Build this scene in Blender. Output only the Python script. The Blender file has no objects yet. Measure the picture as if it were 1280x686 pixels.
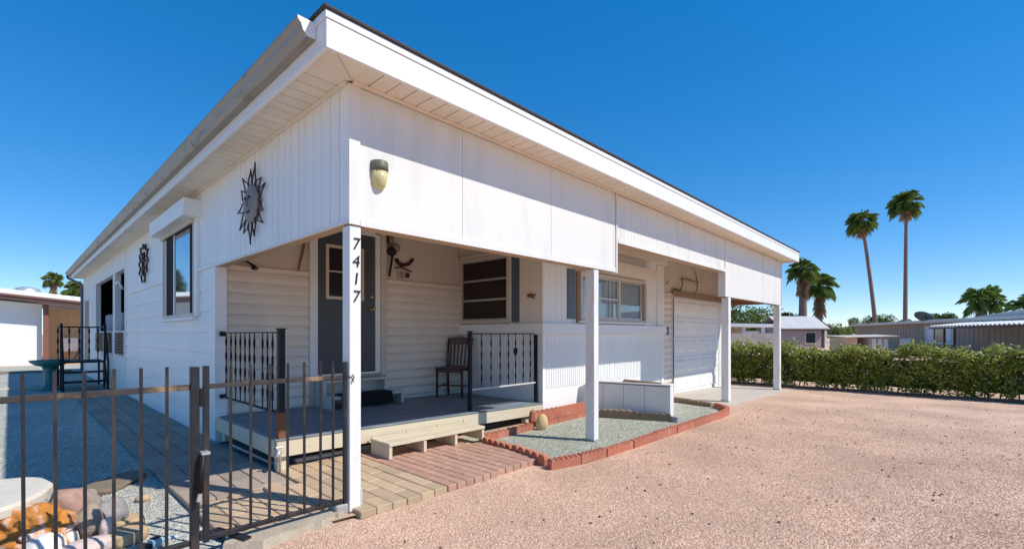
import bpy, bmesh, math, random
import numpy as np
from mathutils import Vector, Matrix, Euler, noise as mnoise
R = math.radians
rng = random.Random(7)
nrg = np.random.default_rng(11)
S = bpy.context.scene
COL = S.collection

# ------------------------------------------------------------------ camera
cam = bpy.data.objects.new('camera', bpy.data.cameras.new('camera'))
COL.objects.link(cam)
cam.data.sensor_width = 36.0
cam.data.lens = 36.0 * 590 / 1280
cam.data.shift_y = 74 / 1280
cam.data.clip_start = 0.05
cam.data.clip_end = 3000
cam.location = (-1.785, -3.390, 1.40)
cam.rotation_euler = (R(90), 0, R(-46.75))
S.camera = cam

# ------------------------------------------------------------------ sky and sun
SUN = Vector((0.385, -0.82, 1.0)).normalized()      # towards the sun
world = bpy.data.worlds.new('World'); S.world = world
world.use_nodes = True
wn, wl = world.node_tree.nodes, world.node_tree.links
bg = wn['Background']
sky = wn.new('ShaderNodeTexSky'); sky.sky_type = 'NISHITA'; sky.sun_disc = False
sky.sun_elevation = math.asin(SUN.z)
sky.sun_rotation = math.atan2(SUN.x, SUN.y)
sky.altitude = 350; sky.air_density = 0.68; sky.dust_density = 0.0; sky.ozone_density = 3.0
hs = wn.new('ShaderNodeHueSaturation'); hs.inputs['Saturation'].default_value = 1.80; hs.inputs['Hue'].default_value = 0.505
gm = wn.new('ShaderNodeGamma'); gm.inputs['Gamma'].default_value = 0.6
wl.new(sky.outputs[0], gm.inputs['Color']); wl.new(gm.outputs[0], hs.inputs['Color']); wl.new(hs.outputs[0], bg.inputs['Color'])
bg.inputs['Strength'].default_value = 0.178
sun = bpy.data.objects.new('sun', bpy.data.lights.new('sun', 'SUN'))
COL.objects.link(sun)
sun.data.energy = 2.55; sun.data.angle = R(0.53); sun.data.color = (1.0, 0.94, 0.84)
sun.rotation_euler = SUN.to_track_quat('Z', 'Y').to_euler()

S.view_settings.view_transform = 'Standard'; S.view_settings.look = 'None'
S.view_settings.exposure = 0.92; S.view_settings.gamma = 1.0
S.render.engine = 'CYCLES'
S.cycles.use_denoising = True
S.cycles.max_bounces = 8; S.cycles.diffuse_bounces = 5; S.cycles.transparent_max_bounces = 16
S.cycles.caustics_reflective = False; S.cycles.caustics_refractive = False

# ------------------------------------------------------------------ materials
MATS = {}
def M(name, col, rough=0.6, var=0.08, scale=5.0, stretch=(1, 1, 1), bump=0.0, bscale=60.0, dirt=None, dirt_amt=0.0,
      dscale=2.5, dstretch=(1, 1, 0.35), metal=0.0, rnd=0.0, spec=0.4, tint=None, coat=0.0):
    """painted / solid surface: base colour with soft variation, stains with their own shape, fine relief"""
    m = bpy.data.materials.new(name); m.use_nodes = True
    n, l = m.node_tree.nodes, m.node_tree.links
    b = n['Principled BSDF']
    b.inputs['Roughness'].default_value = rough; b.inputs['Metallic'].default_value = metal
    b.inputs['Specular IOR Level'].default_value = spec; b.inputs['Coat Weight'].default_value = coat
    g = n.new('ShaderNodeNewGeometry')
    def mapped(st):
        mp = n.new('ShaderNodeMapping'); mp.inputs['Scale'].default_value = st
        l.new(g.outputs['Position'], mp.inputs['Vector']); return mp.outputs[0]
    def noise(vec, sc, det=4):
        t = n.new('ShaderNodeTexNoise'); t.inputs['Scale'].default_value = sc; t.inputs['Detail'].default_value = det
        l.new(vec, t.inputs['Vector']); return t.outputs['Fac']
    def mix(fac, a, c):
        x = n.new('ShaderNodeMix'); x.data_type = 'RGBA'
        (l.new(fac, x.inputs[0]) if not isinstance(fac, float) else setattr(x.inputs[0], 'default_value', fac))
        for s, v in ((6, a), (7, c)):
            if isinstance(v, (tuple, list)): x.inputs[s].default_value = (*v, 1)
            else: l.new(v, x.inputs[s])
        return x.outputs[2]
    lo = tuple(c * (1 - var) for c in col); hi = tuple(min(1, c * (1 + var)) for c in (tint or col))
    c = mix(noise(mapped(stretch), scale), lo, hi)
    if dirt:
        f = noise(mapped(dstretch), dscale, 6)
        r = n.new('ShaderNodeMapRange'); r.inputs[1].default_value = 0.52; r.inputs[2].default_value = 0.80
        r.inputs[3].default_value = 0.0; r.inputs[4].default_value = dirt_amt
        l.new(f, r.inputs[0]); c = mix(r.outputs[0], c, dirt)
    if rnd:
        oi = n.new('ShaderNodeObjectInfo'); mr = n.new('ShaderNodeMapRange')
        mr.inputs[3].default_value = 1 - rnd; mr.inputs[4].default_value = 1 + rnd
        l.new(oi.outputs['Random'], mr.inputs[0])
        h = n.new('ShaderNodeHueSaturation'); l.new(mr.outputs[0], h.inputs['Value']); l.new(c, h.inputs['Color']); c = h.outputs[0]
    l.new(c, b.inputs['Base Color'])
    if bump:
        bp = n.new('ShaderNodeBump'); bp.inputs['Strength'].default_value = bump; bp.inputs['Distance'].default_value = 0.01
        l.new(noise(mapped(stretch), bscale, 6), bp.inputs['Height']); l.new(bp.outputs[0], b.inputs['Normal'])
    MATS[name] = m
    return m

def gravel_mat(name, cols, scale, bump=0.9, big=0.12):
    m = bpy.data.materials.new(name); m.use_nodes = True
    n, l = m.node_tree.nodes, m.node_tree.links; b = n['Principled BSDF']
    b.inputs['Roughness'].default_value = 0.95; b.inputs['Specular IOR Level'].default_value = 0.2
    g = n.new('ShaderNodeNewGeometry')
    v = n.new('ShaderNodeTexVoronoi'); v.inputs['Scale'].default_value = scale; l.new(g.outputs['Position'], v.inputs['Vector'])
    sp = n.new('ShaderNodeSeparateColor'); l.new(v.outputs['Color'], sp.inputs[0])
    cr = n.new('ShaderNodeValToRGB'); cr.color_ramp.interpolation = 'LINEAR'
    el = cr.color_ramp.elements
    while len(el) < len(cols): el.new(0.5)
    for i, c in enumerate(cols): el[i].position = i / (len(cols) - 1); el[i].color = (*c, 1)
    l.new(sp.outputs[0], cr.inputs[0])
    nz = n.new('ShaderNodeTexNoise'); nz.inputs['Scale'].default_value = 0.9; nz.inputs['Detail'].default_value = 6
    l.new(g.outputs['Position'], nz.inputs['Vector'])
    mr = n.new('ShaderNodeMapRange'); mr.inputs[1].default_value = 0.3; mr.inputs[2].default_value = 0.7
    mr.inputs[3].default_value = 1 - big; mr.inputs[4].default_value = 1 + big; l.new(nz.outputs['Fac'], mr.inputs[0])
    h = n.new('ShaderNodeHueSaturation'); l.new(mr.outputs[0], h.inputs['Value']); l.new(cr.outputs[0], h.inputs['Color'])
    l.new(h.outputs[0], b.inputs['Base Color'])
    inv = n.new('ShaderNodeMath'); inv.operation = 'SUBTRACT'; inv.inputs[0].default_value = 1.0; l.new(v.outputs['Distance'], inv.inputs[1])
    n2 = n.new('ShaderNodeTexNoise'); n2.inputs['Scale'].default_value = 9; n2.inputs['Detail'].default_value = 5
    l.new(g.outputs['Position'], n2.inputs['Vector'])
    ad = n.new('ShaderNodeMath'); ad.operation = 'MULTIPLY_ADD'; ad.inputs[1].default_value = 1.6
    l.new(n2.outputs['Fac'], ad.inputs[0]); l.new(inv.outputs[0], ad.inputs[2])
    bp = n.new('ShaderNodeBump'); bp.inputs['Strength'].default_value = bump; bp.inputs['Distance'].default_value = 0.012
    l.new(ad.outputs[0], bp.inputs['Height']); l.new(bp.outputs[0], b.inputs['Normal'])
    MATS[name] = m; return m

def pebble_mat(name, cols):
    m = bpy.data.materials.new(name); m.use_nodes = True
    n, l = m.node_tree.nodes, m.node_tree.links; b = n['Principled BSDF']; b.inputs['Roughness'].default_value = 0.9
    b.inputs['Specular IOR Level'].default_value = 0.2
    oi = n.new('ShaderNodeObjectInfo'); cr = n.new('ShaderNodeValToRGB'); el = cr.color_ramp.elements
    while len(el) < len(cols): el.new(0.5)
    for i, c in enumerate(cols): el[i].position = i / (len(cols) - 1); el[i].color = (*c, 1)
    l.new(oi.outputs['Random'], cr.inputs[0]); l.new(cr.outputs[0], b.inputs['Base Color'])
    MATS[name] = m; return m

def leaf_mat(name, dark, light, scale=3.0, trans=0.25):
    m = bpy.data.materials.new(name); m.use_nodes = True
    n, l = m.node_tree.nodes, m.node_tree.links; b = n['Principled BSDF']
    b.inputs['Roughness'].default_value = 0.5; b.inputs['Specular IOR Level'].default_value = 0.35
    g = n.new('ShaderNodeNewGeometry'); t = n.new('ShaderNodeTexNoise'); t.inputs['Scale'].default_value = scale; t.inputs['Detail'].default_value = 8
    t.inputs['Roughness'].default_value = 0.75
    l.new(g.outputs['Position'], t.inputs['Vector'])
    cr = n.new('ShaderNodeValToRGB'); e = cr.color_ramp.elements
    e[0].position = 0.35; e[0].color = (*dark, 1); e[1].position = 0.68; e[1].color = (*light, 1)
    l.new(t.outputs['Fac'], cr.inputs[0]); l.new(cr.outputs[0], b.inputs['Base Color'])
    tr = n.new('ShaderNodeBsdfTranslucent'); l.new(cr.outputs[0], tr.inputs['Color'])
    mx = n.new('ShaderNodeMixShader'); mx.inputs[0].default_value = trans
    l.new(b.outputs[0], mx.inputs[1]); l.new(tr.outputs[0], mx.inputs[2]); l.new(mx.outputs[0], n['Material Output'].inputs['Surface'])
    MATS[name] = m; return m

def glass_mat(name, tint=(0.85, 0.9, 0.92), rough=0.02):
    m = bpy.data.materials.new(name); m.use_nodes = True
    n, l = m.node_tree.nodes, m.node_tree.links
    lw_ = n.new('ShaderNodeLayerWeight'); pw_ = n.new('ShaderNodeMath'); pw_.operation = 'POWER'; pw_.inputs[1].default_value = 3.0
    ma_ = n.new('ShaderNodeMath'); ma_.operation = 'MULTIPLY_ADD'; ma_.inputs[1].default_value = 0.8; ma_.inputs[2].default_value = 0.06
    l.new(lw_.outputs['Facing'], pw_.inputs[0]); l.new(pw_.outputs[0], ma_.inputs[0]); fr = ma_
    tr = n.new('ShaderNodeBsdfTransparent'); tr.inputs['Color'].default_value = (*tint, 1)
    gl = n.new('ShaderNodeBsdfGlossy'); gl.inputs['Roughness'].default_value = rough
    mx = n.new('ShaderNodeMixShader'); l.new(fr.outputs[0], mx.inputs[0]); l.new(tr.outputs[0], mx.inputs[1]); l.new(gl.outputs[0], mx.inputs[2])
    l.new(mx.outputs[0], n['Material Output'].inputs['Surface']); MATS[name] = m; return m

WHITE = (0.78, 0.775, 0.76)
M('white_paint', WHITE, 0.55, 0.03, 1.2, bump=0.05, bscale=90, dirt=(0.50, 0.47, 0.42), dirt_amt=0.30, dscale=1.6)
M('white_siding', (0.84, 0.835, 0.825), 0.45, 0.025, 1.5, bump=0.02, bscale=120, dirt=(0.52, 0.48, 0.42), dirt_amt=0.16, dscale=1.1, rnd=0.02)
M('beige_siding', (0.80, 0.72, 0.63), 0.5, 0.03, 1.5, bump=0.02, bscale=120, dirt=(0.45, 0.36, 0.28), dirt_amt=0.3, rnd=0.02)
M('beige_panel', (0.68, 0.59, 0.50), 0.65, 0.04, 2, bump=0.05, bscale=50, dirt=(0.45, 0.38, 0.32), dirt_amt=0.3)
M('plywood_white', (0.74, 0.73, 0.705), 0.6, 0.03, 2.0, stretch=(1, 1, 0.15), bump=0.12, bscale=70, dirt=(0.40, 0.38, 0.34), dirt_amt=0.36, dscale=3.5, dstretch=(1, 1, 0.25))
M('post_paint', (0.79, 0.785, 0.76), 0.6, 0.04, 3, stretch=(2, 2, 0.25), bump=0.15, bscale=60, dirt=(0.38, 0.36, 0.33), dirt_amt=0.5, dscale=6, dstretch=(1, 1, 0.25))
M('soffit_vinyl', (0.84, 0.75, 0.62), 0.5, 0.03, 2, rnd=0.035, dirt=(0.5, 0.42, 0.33), dirt_amt=0.25)
M('fascia_white', (0.82, 0.815, 0.80), 0.35, 0.015, 0.8, bump=0.02, bscale=8, dirt=(0.6, 0.57, 0.52), dirt_amt=0.12)
M('shingle', (0.06, 0.058, 0.06), 0.95, 0.3, 20, bump=0.5, bscale=80)
M('gutter_metal', (0.30, 0.275, 0.235), 0.45, 0.12, 3, stretch=(1, 0.4, 1), dirt=(0.15, 0.115, 0.085), dirt_amt=0.95, dscale=5, dstretch=(2, 0.5, 3), spec=0.5)
M('raw_wood', (0.50, 0.36, 0.24), 0.75, 0.12, 6, stretch=(0.3, 3, 3), bump=0.1, bscale=40)
M('brown_wood', (0.24, 0.11, 0.06), 0.7, 0.15, 5, bump=0.1, bscale=40)
M('tan_frame', (0.62, 0.54, 0.45), 0.5, 0.05, 4)
M('brown_frame', (0.33, 0.22, 0.15), 0.6, 0.1, 5)
M('aluminium', (0.62, 0.62, 0.60), 0.38, 0.05, 8, metal=0.6)
M('door_grey', (0.060, 0.068, 0.082), 0.4, 0.05, 2)
M('door_blind', (0.13, 0.085, 0.06), 0.7, 0.1, 5)
M('brass', (0.55, 0.38, 0.14), 0.3, 0.1, 20, metal=0.9)
M('dark_pane', (0.022, 0.014, 0.013), 0.12, 0.2, 2, spec=0.35)
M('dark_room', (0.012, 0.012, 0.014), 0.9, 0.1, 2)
M('slate_panel', (0.10, 0.13, 0.16), 0.35, 0.08, 3)
M('curtain', (0.55, 0.56, 0.58), 0.9, 0.05, 4)
M('grey_curtain', (0.34, 0.37, 0.42), 0.9, 0.08, 4)
M('black_metal', (0.014, 0.014, 0.016), 0.55, 0.3, 12, bump=0.08, bscale=120, spec=0.25)
M('rusty_metal', (0.017, 0.018, 0.023), 0.5, 0.6, 14, bump=0.2, bscale=160, dirt=(0.22, 0.13, 0.09), dirt_amt=0.30, dscale=9, dstretch=(1, 1, 0.5), metal=0.0)
M('bare_rail', (0.06, 0.05, 0.045), 0.5, 0.5, 12, bump=0.2, bscale=160, dirt=(0.50, 0.33, 0.19), dirt_amt=1.0, dscale=9, dstretch=(1, 1, 1), metal=0.3)
M('rust', (0.20, 0.085, 0.04), 0.8, 0.3, 30, bump=0.3, bscale=120)
M('sun_copper', (0.055, 0.028, 0.02), 0.5, 0.4, 18, metal=0.5, dirt=(0.16, 0.06, 0.03), dirt_amt=0.8, dscale=14)
M('sun_face', (0.24, 0.22, 0.215), 0.6, 0.5, 22, bump=0.8, bscale=40)
M('deck_paint', (0.175, 0.215, 0.25), 0.55, 0.08, 6, stretch=(0.4, 4, 4), bump=0.1, bscale=60, dirt=(0.42, 0.44, 0.44), dirt_amt=0.55, dscale=7, dstretch=(0.4, 2, 1), rnd=0.05)
M('cream_paint', (0.66, 0.575, 0.42), 0.6, 0.05, 4, stretch=(0.4, 2, 3), bump=0.1, bscale=60, dirt=(0.40, 0.34, 0.25), dirt_amt=0.35, dscale=6, dstretch=(0.5, 1, 2))
M('step_white', (0.60, 0.59, 0.56), 0.6, 0.05, 5, bump=0.08, bscale=50, dirt=(0.3, 0.29, 0.27), dirt_amt=0.4, dscale=6)
M('mat_black', (0.010, 0.010, 0.011), 0.95, 0.3, 60, bump=0.5, bscale=250)
M('chair_wood', (0.075, 0.022, 0.014), 0.35, 0.3, 8, stretch=(3, 3, 0.5), spec=0.5)
M('chair_light', (0.24, 0.12, 0.06), 0.4, 0.2, 8)
M('paver_tan', (0.50, 0.365, 0.24), 0.9, 0.12, 14, bump=0.35, bscale=110, rnd=0.13, dirt=(0.30, 0.25, 0.2), dirt_amt=0.35, dscale=5, dstretch=(1, 1, 1))
M('paver_red', (0.46, 0.27, 0.20), 0.9, 0.10, 14, bump=0.3, bscale=110, rnd=0.10, dirt=(0.52, 0.38, 0.30), dirt_amt=0.4, dscale=5, dstretch=(1, 1, 1))
M('paver_grey', (0.36, 0.285, 0.23), 0.9, 0.12, 12, bump=0.3, bscale=110, rnd=0.14, dirt=(0.20, 0.18, 0.165), dirt_amt=0.4, dscale=4, dstretch=(1, 1, 1))
M('edging_red', (0.44, 0.155, 0.095), 0.9, 0.14, 18, bump=0.35, bscale=130, rnd=0.10, dirt=(0.55, 0.33, 0.24), dirt_amt=0.55, dscale=7, dstretch=(1, 1, 1))
M('edging_brown', (0.27, 0.19, 0.12), 0.9, 0.15, 18, bump=0.35, bscale=130, rnd=0.12, dirt=(0.36, 0.30, 0.2), dirt_amt=0.5, dscale=7)
M('edging_dark', (0.10, 0.075, 0.06), 0.9, 0.2, 18, bump=0.3, bscale=130, rnd=0.15)
M('concrete', (0.52, 0.47, 0.40), 0.9, 0.07, 3, bump=0.2, bscale=90, dirt=(0.36, 0.31, 0.25), dirt_amt=0.45, dscale=1.8, dstretch=(1, 1, 1))
M('old_concrete', (0.45, 0.38, 0.29), 0.95, 0.18, 9, bump=0.7, bscale=45, dirt=(0.24, 0.20, 0.15), dirt_amt=0.6, dscale=6, dstretch=(1, 1, 1))
M('grey_block', (0.36, 0.35, 0.33), 0.9, 0.12, 12, bump=0.3, bscale=80)
M('stone_white', (0.74, 0.71, 0.66), 0.85, 0.1, 10, bump=0.4, bscale=40)
M('stone_slab', (0.62, 0.57, 0.49), 0.9, 0.08, 10, bump=0.3, bscale=90, dirt=(0.42, 0.37, 0.30), dirt_amt=0.4, dscale=9, dstretch=(1, 1, 1))
M('stone_pink', (0.40, 0.25, 0.20), 0.85, 0.30, 14, bump=0.6, bscale=45, dirt=(0.62, 0.55, 0.48), dirt_amt=0.45, dscale=11, dstretch=(1, 1, 1))
M('stone_mauve', (0.31, 0.24, 0.22), 0.85, 0.30, 14, bump=0.6, bscale=45, dirt=(0.62, 0.55, 0.48), dirt_amt=0.45, dscale=11, dstretch=(1, 1, 1))
M('stone_grey', (0.26, 0.25, 0.25), 0.85, 0.30, 14, bump=0.6, bscale=45, dirt=(0.62, 0.55, 0.48), dirt_amt=0.45, dscale=11, dstretch=(1, 1, 1))
M('stone_taupe', (0.32, 0.25, 0.19), 0.85, 0.30, 14, bump=0.6, bscale=45, dirt=(0.62, 0.55, 0.48), dirt_amt=0.45, dscale=11, dstretch=(1, 1, 1))
M('stone_tan', (0.50, 0.36, 0.21), 0.9, 0.30, 14, bump=0.6, bscale=45, dirt=(0.62, 0.55, 0.48), dirt_amt=0.45, dscale=11, dstretch=(1, 1, 1))
M('stone_rose', (0.60, 0.48, 0.44), 0.85, 0.30, 14, bump=0.6, bscale=45, dirt=(0.62, 0.55, 0.48), dirt_amt=0.45, dscale=11, dstretch=(1, 1, 1))
M('stone_orange', (0.50, 0.20, 0.04), 0.9, 0.5, 9, bump=1.0, bscale=22, dirt=(0.78, 0.60, 0.52), dirt_amt=2.2, dscale=8, dstretch=(1.3, 1, 0.5))
M('flag_brown', (0.22, 0.17, 0.12), 0.95, 0.2, 9, bump=0.5, bscale=50)
M('egg_stone', (0.66, 0.46, 0.22), 0.8, 0.06, 8, bump=0.1, bscale=40)
M('teal_glaze', (0.03, 0.17, 0.18), 0.35, 0.2, 8, bump=0.1, bscale=30)
M('lamp_amber', (0.62, 0.55, 0.27), 0.3, 0.15, 14)
M('lamp_green', (0.13, 0.14, 0.10), 0.5, 0.2, 14)
M('ink', (0.012, 0.012, 0.012), 0.5, 0.1, 10)
M('globe_grey', (0.30, 0.25, 0.20), 0.4, 0.1, 6)
M('pale_blue', (0.35, 0.50, 0.60), 0.35, 0.1, 20)
M('nb_white', (0.80, 0.80, 0.79), 0.6, 0.02, 1)
M('nb_brown', (0.09, 0.05, 0.045), 0.6, 0.1, 3)
M('nb_redpost', (0.22, 0.09, 0.065), 0.6, 0.1, 3)
M('nb_tan', (0.62, 0.46, 0.29), 0.7, 0.05, 2)
M('nb_taupe', (0.38, 0.305, 0.235), 0.7, 0.05, 1, dirt=(0.17, 0.14, 0.12), dirt_amt=0.4)
M('nb_lilac', (0.40, 0.345, 0.335), 0.7, 0.04, 1)
M('nb_roof', (0.55, 0.54, 0.52), 0.7, 0.05, 1, rnd=0.03)
M('nb_eave', (0.62, 0.56, 0.47), 0.6, 0.04, 1)
M('nb_block', (0.42, 0.37, 0.33), 0.9, 0.08, 2, rnd=0.06)
M('nb_glass', (0.04, 0.05, 0.06), 0.08, 0.1, 2, spec=0.6)
M('dish_grey', (0.12, 0.13, 0.13), 0.6, 0.08, 2)
M('trunk_palm', (0.22, 0.15, 0.125), 0.9, 0.25, 4, stretch=(1, 1, 6), bump=0.5, bscale=10)
M('bark', (0.15, 0.11, 0.08), 0.9, 0.2, 6, bump=0.4, bscale=20)
M('dead_frond', (0.42, 0.29, 0.16), 0.85, 0.3, 4)
M('flower', (0.78, 0.58, 0.38), 0.7, 0.2, 8, tint=(0.8, 0.66, 0.5))
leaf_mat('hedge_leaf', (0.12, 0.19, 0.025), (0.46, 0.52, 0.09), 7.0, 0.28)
leaf_mat('sunlit_leaf', (0.22, 0.27, 0.04), (0.50, 0.50, 0.13), 6.0, 0.4)  # pale yellow-green that stands in for sunlight on the hedge
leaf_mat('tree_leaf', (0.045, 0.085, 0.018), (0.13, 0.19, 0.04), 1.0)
leaf_mat('tree_leaf_pale', (0.09, 0.14, 0.025), (0.28, 0.32, 0.07), 0.8)
leaf_mat('palm_leaf', (0.09, 0.16, 0.03), (0.30, 0.38, 0.09), 0.9, 0.35)
glass_mat('glass')
MATS['mirror_glass'] = None
def mirror_pane(name):
    m = bpy.data.materials.new(name); m.use_nodes = True
    b = m.node_tree.nodes['Principled BSDF']; n, l = m.node_tree.nodes, m.node_tree.links
    b.inputs['Base Color'].default_value = (0.35, 0.40, 0.45, 1); b.inputs['Metallic'].default_value = 0.85; b.inputs['Roughness'].default_value = 0.04
    g = n.new('ShaderNodeNewGeometry'); t = n.new('ShaderNodeTexNoise'); t.inputs['Scale'].default_value = 2.0; l.new(g.outputs['Position'], t.inputs['Vector'])
    bp = n.new('ShaderNodeBump'); bp.inputs['Strength'].default_value = 0.03; bp.inputs['Distance'].default_value = 0.02
    l.new(t.outputs['Fac'], bp.inputs['Height']); l.new(bp.outputs[0], b.inputs['Normal'])
    MATS[name] = m
mirror_pane('mirror_glass')
PINK = [(0.495, 0.314, 0.222), (0.603, 0.386, 0.271), (0.664, 0.435, 0.312), (0.695, 0.481, 0.353), (0.757, 0.573, 0.442)]
GREY = [(0.24, 0.25, 0.235), (0.37, 0.375, 0.335), (0.45, 0.45, 0.39), (0.52, 0.50, 0.43), (0.62, 0.60, 0.53)]
GREEN = [(0.23, 0.26, 0.22), (0.36, 0.385, 0.32), (0.43, 0.44, 0.36), (0.49, 0.48, 0.39), (0.58, 0.56, 0.47)]
gravel_mat('pink_gravel', PINK, 78, big=0.2)
gravel_mat('grey_gravel', GREY, 45)
gravel_mat('green_gravel', GREEN, 55)
pebble_mat('stray_stone', [(0.10, 0.06, 0.035), (0.20, 0.13, 0.08), (0.42, 0.28, 0.2), (0.5, 0.4, 0.33)]); pebble_mat('pink_pebble', PINK); pebble_mat('grey_pebble', GREY); pebble_mat('green_pebble', GREEN)

# ------------------------------------------------------------------ builders
ORG = {}
class MB:
    def __init__(s): s.v, s.f = [], []
    def add(s, vs, fs):
        o = len(s.v); s.v += [tuple(p) for p in vs]; s.f += [tuple(i + o for i in f) for f in fs]; return s
    def box(s, x0, x1, y0, y1, z0, z1):
        if x0 > x1: x0, x1 = x1, x0
        if y0 > y1: y0, y1 = y1, y0
        if z0 > z1: z0, z1 = z1, z0
        return s.add([(x0, y0, z0), (x1, y0, z0), (x1, y1, z0), (x0, y1, z0), (x0, y0, z1), (x1, y0, z1), (x1, y1, z1), (x0, y1, z1)],
                     [(3, 2, 1, 0), (4, 5, 6, 7), (0, 1, 5, 4), (1, 2, 6, 5), (2, 3, 7, 6), (3, 0, 4, 7)])
    def prism(s, a, b):
        """two matching rings of points -> closed solid"""
        n = len(a)
        return s.add(list(a) + list(b), [tuple(range(n))[::-1], tuple(range(n, 2 * n))] + [(i, (i + 1) % n, n + (i + 1) % n, n + i) for i in range(n)])
    def tube(s, pts, r, n=8, caps=True):
        pts = [Vector(p) for p in pts]; rr = r if isinstance(r, (list, tuple)) else [r] * len(pts)
        rings = []; up = Vector((0, 0, 1)); prev = None
        for i, p in enumerate(pts):
            t = (pts[min(i + 1, len(pts) - 1)] - pts[max(i - 1, 0)]).normalized()
            if prev is None:
                a = t.cross(up) if abs(t.z) < 0.95 else t.cross(Vector((1, 0, 0)))
            else: a = prev - t * prev.dot(t)
            a.normalize(); prev = a; b = t.cross(a)
            rings.append([p + (a * math.cos(2 * math.pi * k / n) + b * math.sin(2 * math.pi * k / n)) * rr[i] for k in range(n)])
        vs = [q for g in rings for q in g]; fs = []
        for i in range(len(rings) - 1):
            for k in range(n): fs.append((i * n + k, i * n + (k + 1) % n, (i + 1) * n + (k + 1) % n, (i + 1) * n + k))
        if caps: fs += [tuple(range(n))[::-1], tuple(range((len(rings) - 1) * n, len(rings) * n))]
        return s.add(vs, fs)
    def lathe(s, prof, c, n=20, close=True):
        vs, fs = [], []
        for r, z in prof:
            for k in range(n):
                a = 2 * math.pi * k / n; vs.append((c[0] + r * math.cos(a), c[1] + r * math.sin(a), c[2] + z))
        for i in range(len(prof) - 1):
            for k in range(n): fs.append((i * n + k, i * n + (k + 1) % n, (i + 1) * n + (k + 1) % n, (i + 1) * n + k))
        if close: fs += [tuple(range(n))[::-1], tuple(range((len(prof) - 1) * n, len(prof) * n))]
        return s.add(vs, fs)
    def build(s, name, mat, parent=None, smooth=False, bevel=0.0, seg=1):
        org = ORG.get(parent, Vector((0, 0, 0))) if parent else Vector((0, 0, 0))
        me = bpy.data.meshes.new(name)
        me.from_pydata([Vector(p) - org for p in s.v], [], s.f)
        bm = bmesh.new(); bm.from_mesh(me)
        bmesh.ops.recalc_face_normals(bm, faces=bm.faces)
        if bevel: bmesh.ops.bevel(bm, geom=list(bm.edges), offset=bevel, segments=seg, affect='EDGES', profile=0.5)
        bm.to_mesh(me); bm.free()
        if smooth:
            for p in me.polygons: p.use_smooth = True
        return link(name, me, mat, parent)
def link(name, me, mat, parent=None, loc=(0, 0, 0), rot=None):
    if mat and not me.materials: me.materials.append(MATS[mat])
    o = bpy.data.objects.new(name, me); COL.objects.link(o); o.parent = parent; o.location = loc
    if rot: o.rotation_euler = rot
    if parent is not None: ORG[o] = ORG.get(parent, Vector((0, 0, 0)))
    else: ORG[o] = Vector((0, 0, 0))
    return o
def dup(o, loc, parent, rot=None, name=None, mat=None):
    c = bpy.data.objects.new(name or o.name.split('.')[0], o.data); COL.objects.link(c); c.parent = parent; c.location = loc
    if rot: c.rotation_euler = rot
    if mat:
        c.material_slots[0].link = 'OBJECT'; c.material_slots[0].material = MATS[mat]
    ORG[c] = ORG.get(parent, Vector((0, 0, 0)))
    return c
def thing(name, label, cat, loc=(0, 0, 0), rotz=0.0, group=None, local=False):
    o = bpy.data.objects.new(name, None); COL.objects.link(o); o.location = loc; o.rotation_euler = (0, 0, rotz); o.empty_display_size = 0.2
    o['label'] = label; o['category'] = cat
    if group: o['group'] = group
    ORG[o] = Vector((0, 0, 0)) if local else Vector(loc)
    return o
def tag(o, label, cat, group=None):
    o['label'] = label; o['category'] = cat
    if group: o['group'] = group
    return o
def struct(o, kind='structure'): o['kind'] = kind; return o
def bx(name, mat, parent, *b, bevel=0.0): return MB().box(*b).build(name, mat, parent, bevel=bevel)
def gz(x):
    if x <= 3.5: return 0.0
    return -0.0017 * (min(x, 12.2) - 3.5) ** 2
def sheet(name, mat, poly, dz, nx=1, thick=0.0, parent=None):
    """flat ground sheet from a polygon, cut in x so that it follows the slope of the ground"""
    bm = bmesh.new(); vs = [bm.verts.new((x, y, 0)) for x, y in poly]; bm.faces.new(vs)
    x0, x1 = min(p[0] for p in poly), max(p[0] for p in poly)
    for i in range(1, nx):
        bmesh.ops.bisect_plane(bm, geom=list(bm.verts) + list(bm.edges) + list(bm.faces), plane_co=(x0 + (x1 - x0) * i / nx, 0, 0), plane_no=(1, 0, 0))
    if thick:
        r = bmesh.ops.extrude_face_region(bm, geom=list(bm.faces))
        for e in r['geom']:
            if isinstance(e, bmesh.types.BMVert): e.co.z -= thick
    bmesh.ops.recalc_face_normals(bm, faces=bm.faces)
    for v in bm.verts: v.co.z += gz(v.co.x) + dz
    if not thick:
        for f in bm.faces:
            if f.normal.z < 0: f.normal_flip()
    me = bpy.data.meshes.new(name); bm.to_mesh(me); bm.free()
    return link(name, me, mat, parent)

# ================================================================== GROUND
me = bpy.data.meshes.new('ground')
xs = [-900, -60, -8, 0, 3.5] + [3.5 + 0.435 * i for i in range(1, 21)] + [16, 60, 900]
ys = [-900, -60, -8, 0, 20, 60, 900]
me.from_pydata([(x, y, gz(x)) for x in xs for y in ys], [],
               [(i * len(ys) + j, (i + 1) * len(ys) + j, (i + 1) * len(ys) + j + 1, i * len(ys) + j + 1) for i in range(len(xs) - 1) for j in range(len(ys) - 1)])
struct(link('ground', me, 'pink_gravel'))
struct(sheet('gravel_yard', 'grey_gravel', [(-14, 0.06), (-0.82, 0.06), (-0.82, 0.9), (0.3, 0.9), (0.3, 19.5), (4, 19.5), (4, 25.9), (-14, 25.9)], 0.006))
struct(sheet('gravel_bed', 'green_gravel', [(2.14, -0.16), (2.05, -0.33), (2.85, -0.46), (4.65, -0.49), (6.5, -0.49), (7.2, -0.36), (7.5, 0.0), (7.75, 0.95), (7.8, 1.46), (2.3, 1.46), (2.3, 0.95)], 0.008, nx=12))
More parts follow.
